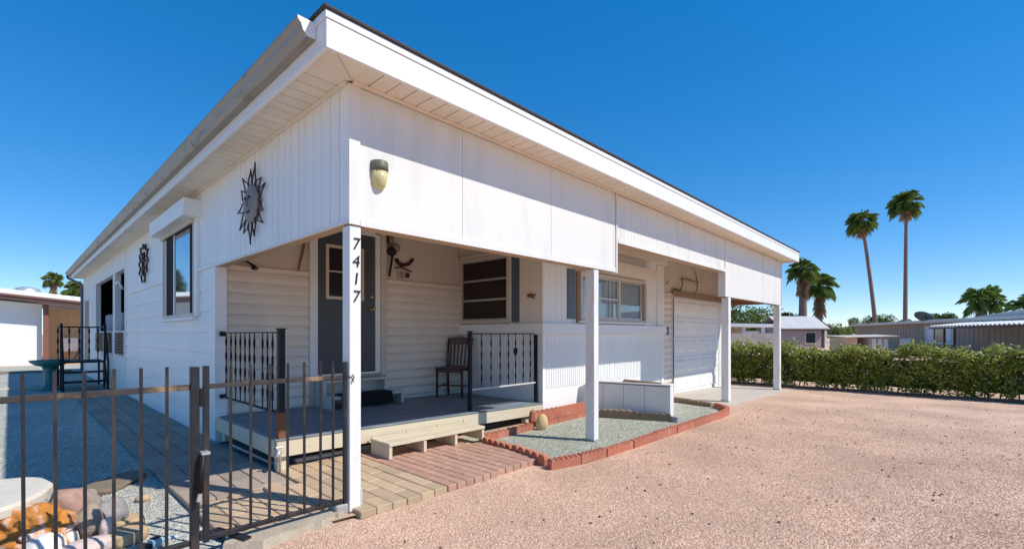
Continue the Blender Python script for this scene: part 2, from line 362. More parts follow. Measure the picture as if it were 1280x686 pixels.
slab = struct(sheet('carport_slab', 'concrete', [(7.52, -0.02), (8.1, -0.13), (12.45, -0.13), (12.45, 2.6), (7.85, 2.6), (7.85, 1.0)], 0.04, nx=10, thick=0.09))
struct(sheet('porch_footing', 'concrete', [(0.3, 1.62), (4.1, 1.62), (4.1, 3.45), (0.3, 3.45)], 0.02))

def pebbles(name, poly, dz, mat, density, smin, smax, seed, label, cat, near=4.0, far=12.5):
    base = sheet(name, None, poly, dz, nx=14)
    ng = bpy.data.node_groups.new(name, 'GeometryNodeTree')
    ng.interface.new_socket('Geometry', in_out='INPUT', socket_type='NodeSocketGeometry')
    ng.interface.new_socket('Geometry', in_out='OUTPUT', socket_type='NodeSocketGeometry')
    N, L = ng.nodes, ng.links
    gi, go = N.new('NodeGroupInput'), N.new('NodeGroupOutput')
    d = N.new('GeometryNodeDistributePointsOnFaces'); d.inputs['Density'].default_value = density; d.inputs['Seed'].default_value = seed
    ico = N.new('GeometryNodeMeshIcoSphere'); ico.inputs['Radius'].default_value = 1.0; ico.inputs['Subdivisions'].default_value = 1
    sm = N.new('GeometryNodeSetMaterial'); sm.inputs['Material'].default_value = MATS[mat]
    rr = N.new('FunctionNodeRandomValue'); rr.data_type = 'FLOAT_VECTOR'; rr.inputs[0].default_value = (0, 0, 0); rr.inputs[1].default_value = (6.3, 6.3, 6.3)
    rs = N.new('FunctionNodeRandomValue'); rs.data_type = 'FLOAT_VECTOR'; rs.inputs[0].default_value = (smin, smin, smin * 0.7); rs.inputs[1].default_value = (smax, smax, smax * 0.8)
    rs.inputs['Seed'].default_value = seed + 3
    io = N.new('GeometryNodeInstanceOnPoints')
    ps = N.new('GeometryNodeInputPosition'); ds = N.new('ShaderNodeVectorMath'); ds.operation = 'DISTANCE'; ds.inputs[1].default_value = (-1.8, -3.4, 0)
    mr = N.new('ShaderNodeMapRange'); mr.interpolation_type = 'SMOOTHSTEP'
    mr.inputs[1].default_value = near; mr.inputs[2].default_value = far; mr.inputs[3].default_value = density; mr.inputs[4].default_value = 0.0
    L.new(ps.outputs[0], ds.inputs[0]); L.new(ds.outputs['Value'], mr.inputs[0]); L.new(mr.outputs[0], d.inputs['Density'])
    L.new(gi.outputs[0], d.inputs['Mesh']); L.new(d.outputs['Points'], io.inputs['Points']); L.new(ico.outputs['Mesh'], sm.inputs['Geometry'])
    L.new(sm.outputs[0], io.inputs['Instance']); L.new(rr.outputs[0], io.inputs['Rotation']); L.new(rs.outputs[0], io.inputs['Scale'])
    L.new(io.outputs[0], go.inputs[0])
    md = base.modifiers.new('scatter', 'NODES'); md.node_group = ng
    struct(base, 'stuff'); tag(base, label, cat)
    return base
pebbles('pink_pebbles', [(-0.6, -0.25), (-0.9, -1.6), (0.2, -2.4), (1.2, -3.3), (4, -4.8), (13, -6), (13, -0.5), (7.8, -0.3), (7.3, -0.62), (2.0, -0.52), (1.9, -0.22), (0.1, -0.22)], 0.001, 'pink_pebble', 3000, 0.003, 0.0072, 3,
        'loose pink crushed gravel covering the open yard', 'gravel')
pebbles('stray_stones', [(-0.2, -0.35), (0.2, -2.4), (3.2, -3.6), (13, -6), (13, -0.5), (7.8, -0.4), (7.3, -0.7), (2.0, -0.6)], 0.002, 'stray_stone', 9, 0.007, 0.017, 21,
        'scattered darker stones and leaf bits on the pink gravel', 'stones', near=8, far=16)
pebbles('grey_pebbles', [(-2.3, 0.3), (-0.98, 0.3), (-0.92, 1.3), (-0.86, 4.5), (-2.6, 4.5)], 0.007, 'grey_pebble', 2600, 0.004, 0.010, 5,
        'loose grey gravel behind the iron fence', 'gravel')
pebbles('green_pebbles', [(2.16, -0.18), (2.1, -0.28), (2.85, -0.42), (4.65, -0.45), (6.4, -0.45), (7.3, 0.1), (5.7, 0.2), (5.0, 1.1), (3.4, 0.98), (2.34, 0.98)], 0.009, 'green_pebble', 2200, 0.004, 0.010, 9,
        'loose greenish gravel inside the brick-edged bed', 'gravel')

# ------------------------------------------------------------------ pavers
def brick_mesh(name, lx, ly, lz, bevel=0.006):
    me = bpy.data.meshes.new(name); bm = bmesh.new()
    bmesh.ops.create_cube(bm, size=1.0)
    for v in bm.verts: v.co = Vector((v.co.x * lx, v.co.y * ly, v.co.z * lz))
    bmesh.ops.bevel(bm, geom=list(bm.edges), offset=bevel, segments=1, affect='EDGES')
    bm.to_mesh(me); bm.free(); return me
def lay(parent, mat, x0, x1, y0, y1, w, l, top, th, gap=0.006, stagger=0.5, jit=0.004, keep=None):
    me = brick_mesh('paver', w - gap, l - gap, th); me.materials.append(MATS[mat])
    half = {}
    i = 0; x = x0
    while x < x1 - w * 0.5:
        y = y0 - (l * stagger if i % 2 else 0.0)
        while y < y1 - 0.02:
            a, b = max(y, y0), min(y + l, y1)
            if b - a > l * 0.2 and (keep is None or keep(x + w / 2, (a + b) / 2)):
                o = link('paver', me, None, parent, (x + w / 2 + rng.uniform(-jit, jit) * .4, (a + b) / 2 + rng.uniform(-jit, jit) * .4, top - th / 2 + rng.uniform(-jit, jit)),
                         (rng.uniform(-.008, .008), rng.uniform(-.008, .008), rng.uniform(-.006, .006)))
                if b - a < l - 0.01: o.scale = (1, (b - a - gap) / (l - gap), 1)
            y += l
        x += w; i += 1
path = struct(sheet('paver_path', 'paver_grey', [(-0.80, 1.06), (-0.02, 1.06), (-0.02, 11.4), (-0.80, 11.4)], 0.028))
lay(path, 'paver_grey', -0.82, -0.01, 1.05, 11.5, 0.20, 0.40, 0.052, 0.045)
patio = struct(sheet('paver_patio', 'paver_tan', [(-0.80, 0.02), (0.15, -0.09), (2.1, -0.09), (2.22, 1.5), (-0.80, 1.5)], 0.026))
lay(patio, 'paver_tan', -0.82, 0.86, -0.125, 1.62, 0.14, 0.42, 0.055, 0.06, keep=lambda x, y: not (x < 0.05 and y < 0.1) and not (x < -0.02 and y > 1.06))
lay(patio, 'paver_red', 0.868, 1.50, -0.125, 1.62, 0.105, 0.30, 0.057, 0.06, gap=0.007, jit=0.002)
lay(patio, 'paver_red', 1.508, 2.19, -0.105, 1.30, 0.113, 0.30, 0.057, 0.06, gap=0.007, jit=0.002, keep=lambda x, y: x < 2.10 or y < 0.9)

# ================================================================== HOUSE
H = thing('house', 'white single-storey manufactured house with deep eaves, porch and carport', 'house', (0, 0, 0))
# solid bodies behind the cladding
wall = MB()
wall.box(0.06, 12.1, 3.52, 10.1, 0.0, 3.28); wall.box(1.3, 12.1, 10.1, 16.1, 0.0, 3.28); wall.box(0.06, 12.1, 16.1, 19.0, 0.0, 3.28)
core = wall.build('wall', 'white_paint', H)
tcore = MB().box(4.16, 8.42, 1.53, 3.515, gz(4) - .1, 3.28).build('wall', 'white_paint', H)
gcore = MB().box(8.425, 12.1, 1.56, 3.515, -0.2, 3.28).build('wall', 'beige_panel', H)
bx('ceiling', 'beige_panel', H, 0.07, 12.25, 0.14, 3.515, 3.285, 3.335)
# roof and eaves
bx('roof', 'shingle', H, -0.375, 12.605, -0.375, 19.38, 3.548, 3.575, bevel=0.006)
bx('roof_deck', 'white_paint', H, -0.30, 12.53, -0.30, 19.3, 3.36, 3.546)
fas = bx('fascia', 'fascia_white', H, -0.35, 12.58, -0.352, -0.322, 3.30, 3.492, bevel=0.003)
bx('drip_edge', 'fascia_white', fas, -0.358, 12.588, -0.360, -0.325, 3.4945, 3.546, bevel=0.003)
fal = bx('fascia', 'fascia_white', H, -0.352, -0.322, -0.321, 19.3, 3.30, 3.492, bevel=0.003)
bx('drip_edge', 'fascia_white', fal, -0.360, -0.325, -0.324, 19.32, 3.4945, 3.546, bevel=0.003)
bx('fascia', 'fascia_white', H, 12.55, 12.58, -0.321, 19.3, 3.30, 3.546)
# soffit: one strip after another
sof = bx('soffit', 'soffit_vinyl', H, -0.31, 12.5, -0.31, 19.2, 3.352, 3.358)
def soffit_strip(nm, lx, ly):
    mb = MB(); w = lx
    mb.box(0, w - 0.012, 0, ly, 0, 0.010)
    return mb.build(nm, 'soffit_vinyl', sof, bevel=0.002)
st = soffit_strip('soffit_strip', 0.15, 0.318); st.location = (0.0, -0.318, 3.341)
for i in range(1, 83): dup(st, (i * 0.15, -0.318, 3.341), sof)
stl = MB().box(0, 0.318, 0, 0.138, 0, 0.010).build('soffit_strip', 'soffit_vinyl', sof, bevel=0.002); stl.location = (-0.318, 0.0, 3.341)
for i in range(1, 128): dup(stl, (-0.318, i * 0.15, 3.341), sof)
mb = MB(); mb.prism([(-0.318, -0.318, 3.334), (-0.29, -0.318, 3.334), (0.0, -0.028, 3.334), (0, 0, 3.334), (-0.028, 0, 3.334), (-0.318, -0.29, 3.334)],
                    [(-0.318, -0.318, 3.345), (-0.29, -0.318, 3.345), (0.0, -0.028, 3.345), (0, 0, 3.345), (-0.028, 0, 3.345), (-0.318, -0.29, 3.345)])
mb.build('mitre_strip', 'soffit_vinyl', sof)
for tri in ([(-0.285, -0.318), (0, -0.318), (0, -0.033)], [(-0.318, -0.285), (-0.033, 0), (-0.318, 0)]):
    MB().prism([(x, y, 3.341) for x, y in tri], [(x, y, 3.351) for x, y in tri]).build('soffit_corner', 'soffit_vinyl', sof)
bx('soffit_trim', 'soffit_vinyl', sof, 0.02, 12.3, -0.030, -0.0035, 3.318, 3.3395); bx('soffit_trim', 'soffit_vinyl', sof, -0.030, -0.0035, 0.02, 19.0, 3.318, 3.3395)

# gutter along the left eave, K-profile
gp = [(-0.354, 3.515), (-0.354, 3.405), (-0.415, 3.405), (-0.445, 3.44), (-0.455, 3.475), (-0.478, 3.50), (-0.478, 3.52), (-0.470, 3.52), (-0.470, 3.503), (-0.447, 3.478), (-0.437, 3.445), (-0.411, 3.413), (-0.362, 3.413), (-0.362, 3.515)]
gut = MB().prism([(x, -0.20, z) for x, z in gp], [(x, 19.3, z) for x, z in gp]).build('gutter', 'gutter_metal', H)
ec = gp[1:7] + [(-0.362, 3.515)]
ec = [(-0.3545, 3.514), (-0.3545, 3.406), (-0.414, 3.406), (-0.444, 3.44), (-0.454, 3.475), (-0.477, 3.50), (-0.477, 3.518)]
MB().prism([(x, -0.206, z) for x, z in ec], [(x, -0.2015, z) for x, z in ec]).build('end_cap', 'fascia_white', gut)
for yy in (2.6, 5.2, 7.9, 10.6, 13.3, 16.0):
    g2 = [(x - 0.004 if x < -0.37 else x, z - (0.004 if z < 3.45 else -0.002)) for x, z in ec]
    MB().prism([(x, yy, z) for x, z in g2], [(x, yy + 0.035, z) for x, z in g2]).build('gutter_joint', 'gutter_metal', gut)
MB().tube([(-0.42, 19.05, 3.42), (-0.42, 19.05, 3.34), (-0.06, 19.08, 3.12), (-0.05, 19.08, 3.0), (-0.05, 19.08, 0.1)], 0.045, 8).build('downspout', 'slate_panel', H, smooth=True)

# --- front valance panels
V = bx('valance', 'plywood_white', H, 0.10, 3.90, 0.022, 0.10, 2.262, 3.316)
for a, b in ((0.085, 1.135), (1.139, 2.475), (2.479, 3.833), (3.837, 3.872)):
    bx('panel', 'plywood_white', V, a, b, 0.0, 0.021, 2.245, 3.3175, bevel=0.002)
bt = MB(); px = 0.086
while px < 3.86:
    nx_ = min(3.868, px + 0.22); 
    z0a, z0b = 2.292 + rng.uniform(-.006, .006), 2.292 + rng.uniform(-.006, .006)
    bt.prism([(px, -0.012, 2.238), (nx_, -0.012, 2.238), (nx_, -0.012, z0b), (px, -0.012, z0a)], [(px, -0.001, 2.238), (nx_, -0.001, 2.238), (nx_, -0.001, z0b), (px, -0.001, z0a)]); px = nx_
bt.build('bottom_batten', 'plywood_white', V)
bx('header_beam', 'raw_wood', V, 0.12, 3.86, 0.024, 0.125, 2.236, 2.2605)
bx('corner_board', 'plywood_white', V, -0.012, 0.083, -0.014, -0.0005, 2.24, 3.3178, bevel=0.002)
bx('end_trim', 'plywood_white', V, 3.892, 3.925, -0.010, 0.11, 2.228, 3.3172, bevel=0.002)
def grooved(name, mat, parent, axis, a0, a1, plane, out, z0, z1, pitch, depth=0.008, gw=0.012, thick=0.02):
    """one sheet of vertically grooved panel (axis 'x': faces -y / axis 'y': faces -x), relief towards 'out'"""
    mb = MB(); prof = []; a = a0
    while a < a1 - 1e-6:
        b = min(a + pitch, a1)
        prof += [(a, depth), (b - gw, depth), (b - gw * 0.8, 0.0), (b - gw * 0.2, 0.0)] if b < a1 - 1e-6 else [(a, depth), (b, depth)]
        a = b
    n = len(prof)
    def pt(q, d, z): return (q, plane + out * d, z) if axis == 'x' else (plane + out * d, q, z)
    ring = [pt(q, d, z0) for q, d in prof] + [pt(a1, -thick, z0), pt(a0, -thick, z0)]
    ring2 = [pt(q, d, z1) for q, d in prof] + [pt(a1, -thick, z1), pt(a0, -thick, z1)]
    return mb.prism(ring, ring2).build(name, mat, parent)
V2 = bx('valance', 'plywood_white', H, 3.93, 8.09, 0.03, 0.11, 2.665, 3.316)
for a, b in ((3.93, 5.12), (5.126, 6.34), (6.346, 7.56), (7.566, 8.085)):
    grooved('panel', 'plywood_white', V2, 'x', a, b, 0.012, -1, 2.66, 3.3175, 0.10, 0.0035, 0.006, thick=0.016)
bx('bottom_batten', 'plywood_white', V2, 3.94, 8.088, -0.010, 0.004, 2.645, 2.70, bevel=0.002)
bx('header_beam', 'raw_wood', V2, 3.95, 8.07, 0.034, 0.125, 2.64, 2.6635)
V3 = bx('valance', 'plywood_white', H, 8.10, 12.28, 0.03, 0.13, 2.165, 3.316)
for a, b in ((8.105, 9.32), (9.326, 10.54), (10.546, 11.76), (11.766, 12.30)):
    grooved('panel', 'plywood_white', V3, 'x', a, b, 0.012, -1, 2.155, 3.3175, 0.10, 0.0035, 0.006, thick=0.016)
bx('end_trim', 'plywood_white', V3, 8.087, 8.101, -0.006, 0.135, 2.15, 3.3172)
bx('corner_board', 'plywood_white', V3, 12.302, 12.325, -0.01, 0.12, 2.15, 3.3178)
bx('header_beam', 'brown_wood', V3, 8.12, 12.27, 0.034, 0.125, 2.145, 2.163)
# carport side beam and its brown ceiling boards
bx('side_beam', 'brown_wood', H, 12.15, 12.29, 0.135, 3.6, 2.2, 2.34)
bx('side_panel', 'plywood_white', H, 12.20, 12.30, 0.135, 3.6, 2.341, 3.316)
# --- left gable panel over the porch (boards), X = 0 plane
gback = bx('side_valance', 'white_paint', H, 0.012, 0.055, 0.10, 3.50, 2.29, 3.316)
b0 = MB().box(-0.008, 0.011, 0.0, 0.144, 2.275, 3.3175).build('board', 'white_siding', gback, bevel=0.003)
b0.location = (0, -0.0005, 0)
for i in range(1, 23): dup(b0, (rng.uniform(-.001, .001), i * 0.155, 0), gback)
bx('bottom_trim', 'white_paint', gback, -0.018, 0.0105, 0.0, 3.50, 2.25, 2.2735, bevel=0.002)
bx('header_beam', 'raw_wood', gback, 0.014, 0.10, 0.105, 3.47, 2.248, 2.2885)
# upper boards beyond the porch, up to the opening
gb2 = bx('upper_wall', 'white_paint', H, 0.012, 0.055, 3.52, 10.15, 2.29, 3.316)
b1 = MB().box(-0.008, 0.011, 0.0, 0.144, 2.30, 3.3175).build('board', 'white_siding', gb2, bevel=0.003); b1.location = (0, 3.565, 0)
for i in range(1, 43):
    y = 3.565 + i * 0.155
    if 4.22 < y < 6.15: continue
    dup(b1, (rng.uniform(-.001, .001), y, 0), gb2)
b2 = MB().box(-0.008, 0.011, 0.0, 0.144, 2.985, 3.3175).build('board', 'white_siding', gb2, bevel=0.003); b2.location = (0, 4.34, 0)
for i in range(1, 12): dup(b2, (0, 4.34 + i * 0.155, 0), gb2)
tr = bx('siding_trim', 'white_siding', gb2, -0.030, 0.0105, 3.48, 4.27, 2.25, 2.298, bevel=0.004)
bx('siding_trim', 'white_siding', gb2, -0.030, 0.0105, 6.26, 10.15, 2.25, 2.298, bevel=0.004)

# --- lap siding: each course a piece
def course_profile(h, flat=False):
    if flat: return [(0.0, 0.0), (0.022, 0.0), (0.0255, 0.006), (0.0200, h * 0.48), (0.0215, h * 0.49), (0.0080, h), (0.0, h)]
    return [(0.0, 0.0), (0.022, 0.0), (0.036, 0.012), (0.041, h * 0.30), (0.036, h * 0.55), (0.022, h * 0.80), (0.006, h), (0.0, h)]
def siding(parent, mat, axis, a0, a1, plane, out, z0, z1, h, cuts=None):
    n = round((z1 - z0) / h); h = (z1 - z0) / n; pr = course_profile(h, axis == 'y')
    def pt(q, d, z): return (q, plane + out * d, z) if axis == 'x' else (plane + out * d, q, z)
    def course(p0, p1):
        return MB().prism([pt(p0, d, z) for d, z in pr], [pt(p1, d, z) for d, z in pr]).build('siding_course', mat, parent, smooth=False)
    cache = {}
    for i in range(n):
        z = z0 + i * h
        spans = cuts(z + h / 2) if cuts else [(a0, a1)]
        for sp in spans:
            if sp not in cache: cache[sp] = course(*sp); cache[sp].location = (0, 0, z)
            else: dup(cache[sp], (0, 0, z), parent)
lw = bx('left_wall', 'white_siding', H, 0.012, 0.058, 3.50, 10.15, 0.03, 2.288)
siding(lw, 'white_siding', 'y', 3.60, 10.12, 0.011, -1, 0.03, 2.25, 0.278, cuts=lambda z: [(3.60, 10.12)] if z < 1.61 else [(3.60, 4.25), (6.27, 10.12)])
bx('corner_trim', 'white_siding', H, -0.022, 0.115, 3.40, 3.598, 0.02, 2.2485, bevel=0.004)
bx('edge_trim', 'white_siding', H, -0.020, 0.02, 10.122, 10.17, 0.02, 3.316)

# --- left window with roller-shutter box
def flat_frame(parent, name, mat, axis, a0, a1, z0, z1, p0, p1, w, bevel=0.003):
    """rectangular frame of four bars in the plane of the wall; p0..p1 its depth"""
    mb = MB()
    def bar(q0, q1, za, zb):
        (mb.box(q0, q1, p0, p1, za, zb) if axis == 'x' else mb.box(p0, p1, q0, q1, za, zb))
    bar(a0, a0 + w, z0, z1); bar(a1 - w, a1, z0, z1); bar(a0 + w, a1 - w, z0, z0 + w); bar(a0 + w, a1 - w, z1 - w, z1)
    return mb.build(name, mat, parent)
w1 = flat_frame(H, 'window', 'tan_frame', 'y', 4.29, 6.22, 1.64, 2.98, -0.05, 0.02, 0.05)
bx('pane', 'mirror_glass', w1, -0.030, -0.026, 4.56, 5.44, 1.69, 2.93)
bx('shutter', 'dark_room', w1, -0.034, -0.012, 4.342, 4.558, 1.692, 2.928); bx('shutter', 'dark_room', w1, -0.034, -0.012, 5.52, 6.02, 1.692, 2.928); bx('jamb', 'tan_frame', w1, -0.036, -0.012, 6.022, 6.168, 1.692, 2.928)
bx('mullion', 'aluminium', w1, -0.040, -0.009, 5.442, 5.518, 1.692, 2.928)
bx('sill', 'white_siding', w1, -0.075, 0.01, 4.24, 6.28, 1.595, 1.638, bevel=0.004)
bx('top_rail', 'tan_frame', w1, -0.085, 0.01, 4.27, 6.25, 2.93, 2.984, bevel=0.003)
bx('side_rail', 'white_siding', w1, -0.046, 0.0, 4.15, 4.287, 1.64, 3.02, bevel=0.004)
bx('shutter_box', 'white_siding', w1, -0.215, 0.0, 4.08, 6.30, 2.988, 3.215, bevel=0.006)

# --- opening with curtains and louvres further back on the left wall
op = MB()
op.box(-0.02, 0.10, 10.172, 16.1, 2.88, 3.316); op.box(-0.02, 0.10, 16.1, 18.98, 0.0, 3.316); op.box(-0.02, 0.10, 10.172, 16.1, 0.0, 0.86)
for y0, y1 in ((10.172, 10.30), (11.7, 12.05), (15.5, 16.098)): op.box(-0.018, 0.098, y0, y1, 0.862, 2.878)
opw = op.build('open_wall', 'white_paint', H)
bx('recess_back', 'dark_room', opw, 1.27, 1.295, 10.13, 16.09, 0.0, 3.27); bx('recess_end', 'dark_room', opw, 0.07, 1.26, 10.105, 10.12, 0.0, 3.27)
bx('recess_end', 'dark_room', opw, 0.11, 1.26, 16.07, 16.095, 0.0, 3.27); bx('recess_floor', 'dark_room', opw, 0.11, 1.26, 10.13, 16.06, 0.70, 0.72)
def curtain(parent, y0, y1, x, z0, z1, amp=0.03, wl_=0.12, mat='curtain', axis='y'):
    n = int((y1 - y0) / (wl_ / 6)); vs, fs = [], []
    for i in range(n + 1):
        q = y0 + (y1 - y0) * i / n; d = amp * math.sin(2 * math.pi * (q - y0) / wl_) + amp * .4 * math.sin(5.1 * q)
        for z in (z0, z1): vs.append((x + d, q, z) if axis == 'y' else (q, x + d, z))
    for i in range(n): fs.append((2 * i, 2 * i + 2, 2 * i + 3, 2 * i + 1))
    return MB().add(vs, fs).build('curtain', mat, parent, smooth=True)
curtain(opw, 10.32, 11.68, 0.22, 0.9, 1.95, 0.045, 0.26, 'grey_curtain'); curtain(opw, 12.08, 15.4, 0.22, 0.9, 1.95, 0.045, 0.3, 'grey_curtain')
for y0, y1 in ((10.31, 11.69), (12.06, 13.7), (13.76, 15.48)):
    lv = flat_frame(opw, 'louvre', 'white_paint', 'y', y0, y1, 0.87, 1.47, -0.03, 0.03, 0.035)
    sl = MB().box(-0.035, 0.028, y0 + 0.04, y1 - 0.04, 0.0, 0.045).build('slat', 'black_metal', lv); sl.location = (0, 0, 0.915); sl.rotation_euler = (0, 0, 0)
    for k in range(1, 8): dup(sl, (0, 0, 0.915 + k * 0.066), lv)
    bx('louvre_back', 'dark_room', lv, 0.031, 0.04, y0 + .03, y1 - .03, 0.90, 1.44)
# lamp bracket inside opening and side door far back
MB().tube([(0.0, 10.75, 2.45), (-0.02, 11.0, 2.62), (-0.05, 11.25, 2.60)], [0.03, 0.03, 0.05], 6).build('bracket', 'white_paint', opw)
sd = bx('side_door', 'brown_frame', H, -0.028, -0.0205, 17.3, 18.3, 0.5, 2.5); bx('door_trim', 'white_paint', sd, -0.04, -0.0215, 18.31, 18.45, 0.4, 2.55)

# --- porch back wall (Y = 3.46 plane)
BW = 3.50
pb = bx('porch_wall', 'beige_panel', H, 0.118, 4.155, BW, BW + 0.015, 0.0, 3.28)
siding(pb, 'beige_siding', 'x', 0.13, 1.19, BW - 0.001, -1, 0.20, 2.225, 0.145)
siding(pb, 'beige_siding', 'x', 2.46, 4.10, BW - 0.001, -1, 0.20, 2.225, 0.145)
bx('siding_trim', 'beige_siding', pb, 0.13, 1.19, BW - 0.052, BW - 0.0005, 2.228, 2.295, bevel=0.003)
bx('siding_trim', 'beige_siding', pb, 2.46, 4.10, BW - 0.052, BW - 0.0005, 2.228, 2.295, bevel=0.003)
bx('corner_trim', 'beige_siding', pb, 4.102, 4.118, BW - 0.030, BW - 0.0005, 0.2, 3.2)
bx('skirt_board', 'white_siding', pb, 0.13, 4.10, BW - 0.026, BW - 0.0005, 0.06, 0.198)
# front door
D = bx('door', 'door_grey', H, 1.318, 2.262, BW - 0.035, BW - 0.002, 0.80, 2.96, bevel=0.004)
for a, b in ((1.20, 1.316), (2.264, 2.35)): bx('door_trim', 'white_siding', D, a, b, BW - 0.055, BW - 0.003, 0.76, 3.0, bevel=0.003)
bx('door_trim', 'tan_frame', D, 2.352, 2.452, BW - 0.075, BW - 0.003, 0.72, 3.05, bevel=0.003)
bx('door_trim', 'white_siding', D, 1.318, 2.262, BW - 0.055, BW - 0.003, 2.963, 3.05)
bx('threshold', 'aluminium', D, 1.30, 2.26, BW - 0.09, BW - 0.036, 0.772, 0.798)
lf = flat_frame(D, 'door_lite', 'tan_frame', 'x', 1.44, 2.06, 1.92, 2.74, BW - 0.055, BW - 0.036, 0.045)
bx('pane', 'dark_pane', lf, 1.487, 2.013, BW - 0.042, BW - 0.0365, 1.967, 2.693)
bx('glazing_bar', 'tan_frame', lf, 1.487, 2.013, BW - 0.052, BW - 0.0425, 2.33, 2.352); bx('glazing_bar', 'tan_frame', lf, 1.74, 1.76, BW - 0.0515, BW - 0.0425, 1.967, 2.329)
curtain(lf, 1.49, 2.01, BW - 0.039, 1.97, 2.69, 0.002, 0.06, 'door_blind', axis='x')
kb = MB().lathe([(0.0, 0.0), (0.032, 0.0), (0.032, 0.01), (0.014, 0.012), (0.014, 0.04), (0.03, 0.05), (0.034, 0.07), (0.022, 0.088), (0, 0.092)], (0, 0, 0), 14).build('door_knob', 'brass', D, smooth=True)
kb.rotation_euler = (R(90), 0, 0); kb.location = (2.20, BW - 0.035, 1.79)
kb2 = dup(kb, (2.20, BW - 0.035, 1.99), D, (R(90), 0, 0), 'deadbolt'); kb2.scale = (0.8, 0.8, 0.5)

# --- porch side wall, X = 4.12 (faces the porch), and window wall, Y = 1.49
SX, FY = 4.12, 1.49
sw = bx('porch_side_wall', 'white_paint', H, SX + 0.015, SX + 0.038, FY + 0.03, 3.515, -0.02, 3.28)
bx('skirt_panel', 'white_siding', sw, SX, SX + 0.0145, FY + 0.02, 3.47, 0.02, 0.498)
grooved('fluted_panel', 'white_siding', sw, 'y', FY + 0.02, 3.47, SX + 0.006, -1, 0.502, 1.388, 0.075, 0.010, 0.03, thick=0.008)
grooved('upper_panel', 'beige_siding', sw, 'y', FY + 0.02, 1.985, SX + 0.006, -1, 1.572, 3.27, 0.075, 0.010, 0.03, thick=0.008)
bx('upper_panel', 'beige_panel', sw, SX, SX + 0.0145, 2.0, 3.47, 2.79, 3.27)
bx('band', 'white_siding', sw, SX - 0.085, SX + 0.0145, FY - 0.085, 3.47, 1.39, 1.57, bevel=0.004)
bx('side_light', 'slate_panel', sw, SX - 0.012, SX + 0.0145, 1.99, 2.17, 1.60, 2.73)
jw = flat_frame(sw, 'window', 'tan_frame', 'y', 2.19, 3.49, 1.585, 2.785, SX - 0.05, SX + 0.0145, 0.06)
for k in range(3):
    z0 = 1.655 + k * 0.358
    s_ = flat_frame(jw, 'sash', 'aluminium', 'y', 2.255, 3.425, z0, z0 + 0.352, SX - 0.035, SX + 0.0, 0.014)
    bx('pane', 'dark_pane', jw, SX - 0.018, SX - 0.012, 2.27, 3.41, z0 + 0.015, z0 + 0.337)
bx('window_head', 'tan_frame', jw, SX - 0.10, SX + 0.01, 2.1, 3.47, 2.787, 2.84, bevel=0.003)
bx('jamb', 'white_siding', sw, SX - 0.03, SX + 0.0145, 2.172, 2.189, 1.575, 2.78)
# window wall
fw_ = bx('front_wall', 'white_paint', H, SX + 0.02, 8.44, FY + 0.015, FY + 0.036, gz(8.3) - .02, 3.28)
bx('corner_trim', 'white_siding', fw_, SX - 0.004, SX + 0.05, FY - 0.012, FY + 0.018, 0.0, 1.389); bx('corner_trim', 'white_siding', fw_, SX - 0.004, SX + 0.05, FY - 0.012, FY + 0.018, 1.571, 3.2)
for a, b in ((SX + 0.052, 5.60), (5.605, 7.1), (7.105, 8.40)):
    bx('skirt_panel', 'white_siding', fw_, a, b, FY, FY + 0.0145, gz(b) - 0.02, 0.496, bevel=0.002)
grooved('fluted_panel', 'white_siding', fw_, 'x', SX + 0.052, 6.27, FY + 0.006, -1, 0.50, 1.388, 0.062, 0.010, 0.026, thick=0.008)
grooved('fluted_panel', 'white_siding', fw_, 'x', 6.275, 8.30, FY + 0.006, -1, 0.50, 1.388, 0.062, 0.010, 0.026, thick=0.008)
grooved('upper_panel', 'white_siding', fw_, 'x', SX + 0.052, 8.10, FY + 0.006, -1, 1.572, 2.95, 0.15, 0.010, 0.03, thick=0.008)
bx('band', 'white_siding', fw_, SX + 0.016, 8.42, FY - 0.085, FY + 0.0145, 1.39, 1.57, bevel=0.004)
bx('end_trim', 'white_siding', fw_, 8.30, 8.44, FY - 0.03, FY + 0.0145, -0.02, 1.388, bevel=0.004); bx('end_trim', 'white_siding', fw_, 8.11, 8.44, FY - 0.03, FY + 0.0145, 1.572, 2.94, bevel=0.004)
for k in range(2): bx('eave_board', 'beige_siding', fw_, SX + 0.0, 8.46, FY - 0.12 + k * 0.03, FY + 0.014, 2.952 + k * 0.13, 3.078 + k * 0.13, bevel=0.006)
wf = flat_frame(fw_, 'window', 'tan_frame', 'x', 5.10, 7.52, 1.63, 2.50, FY - 0.075, FY + 0.0145, 0.05)
bx('sill', 'white_siding', wf, 5.05, 7.60, FY - 0.11, FY + 0.0, 1.595, 1.628, bevel=0.004)
bx('jamb', 'brown_frame', wf, 5.04, 5.098, FY - 0.05, FY + 0.0, 1.60, 2.5); bx('jamb', 'brown_frame', wf, 7.34, 7.468, FY - 0.03, FY + 0.0, 1.682, 2.448)
bx('storm_panel', 'slate_panel', wf, 4.78, 5.0, FY - 0.028, FY - 0.005, 1.66, 2.52); bx('storm_panel', 'slate_panel', wf, 7.56, 7.60, FY - 0.028, FY - 0.005, 1.66, 2.5)
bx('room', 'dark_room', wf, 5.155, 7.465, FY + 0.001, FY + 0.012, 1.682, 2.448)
curtain(wf, 5.2, 6.0, FY - 0.008, 1.69, 2.44, 0.004, 0.09, 'curtain', axis='x'); curtain(wf, 6.5, 7.3, FY - 0.008, 1.69, 2.44, 0.004, 0.11, 'curtain', axis='x')
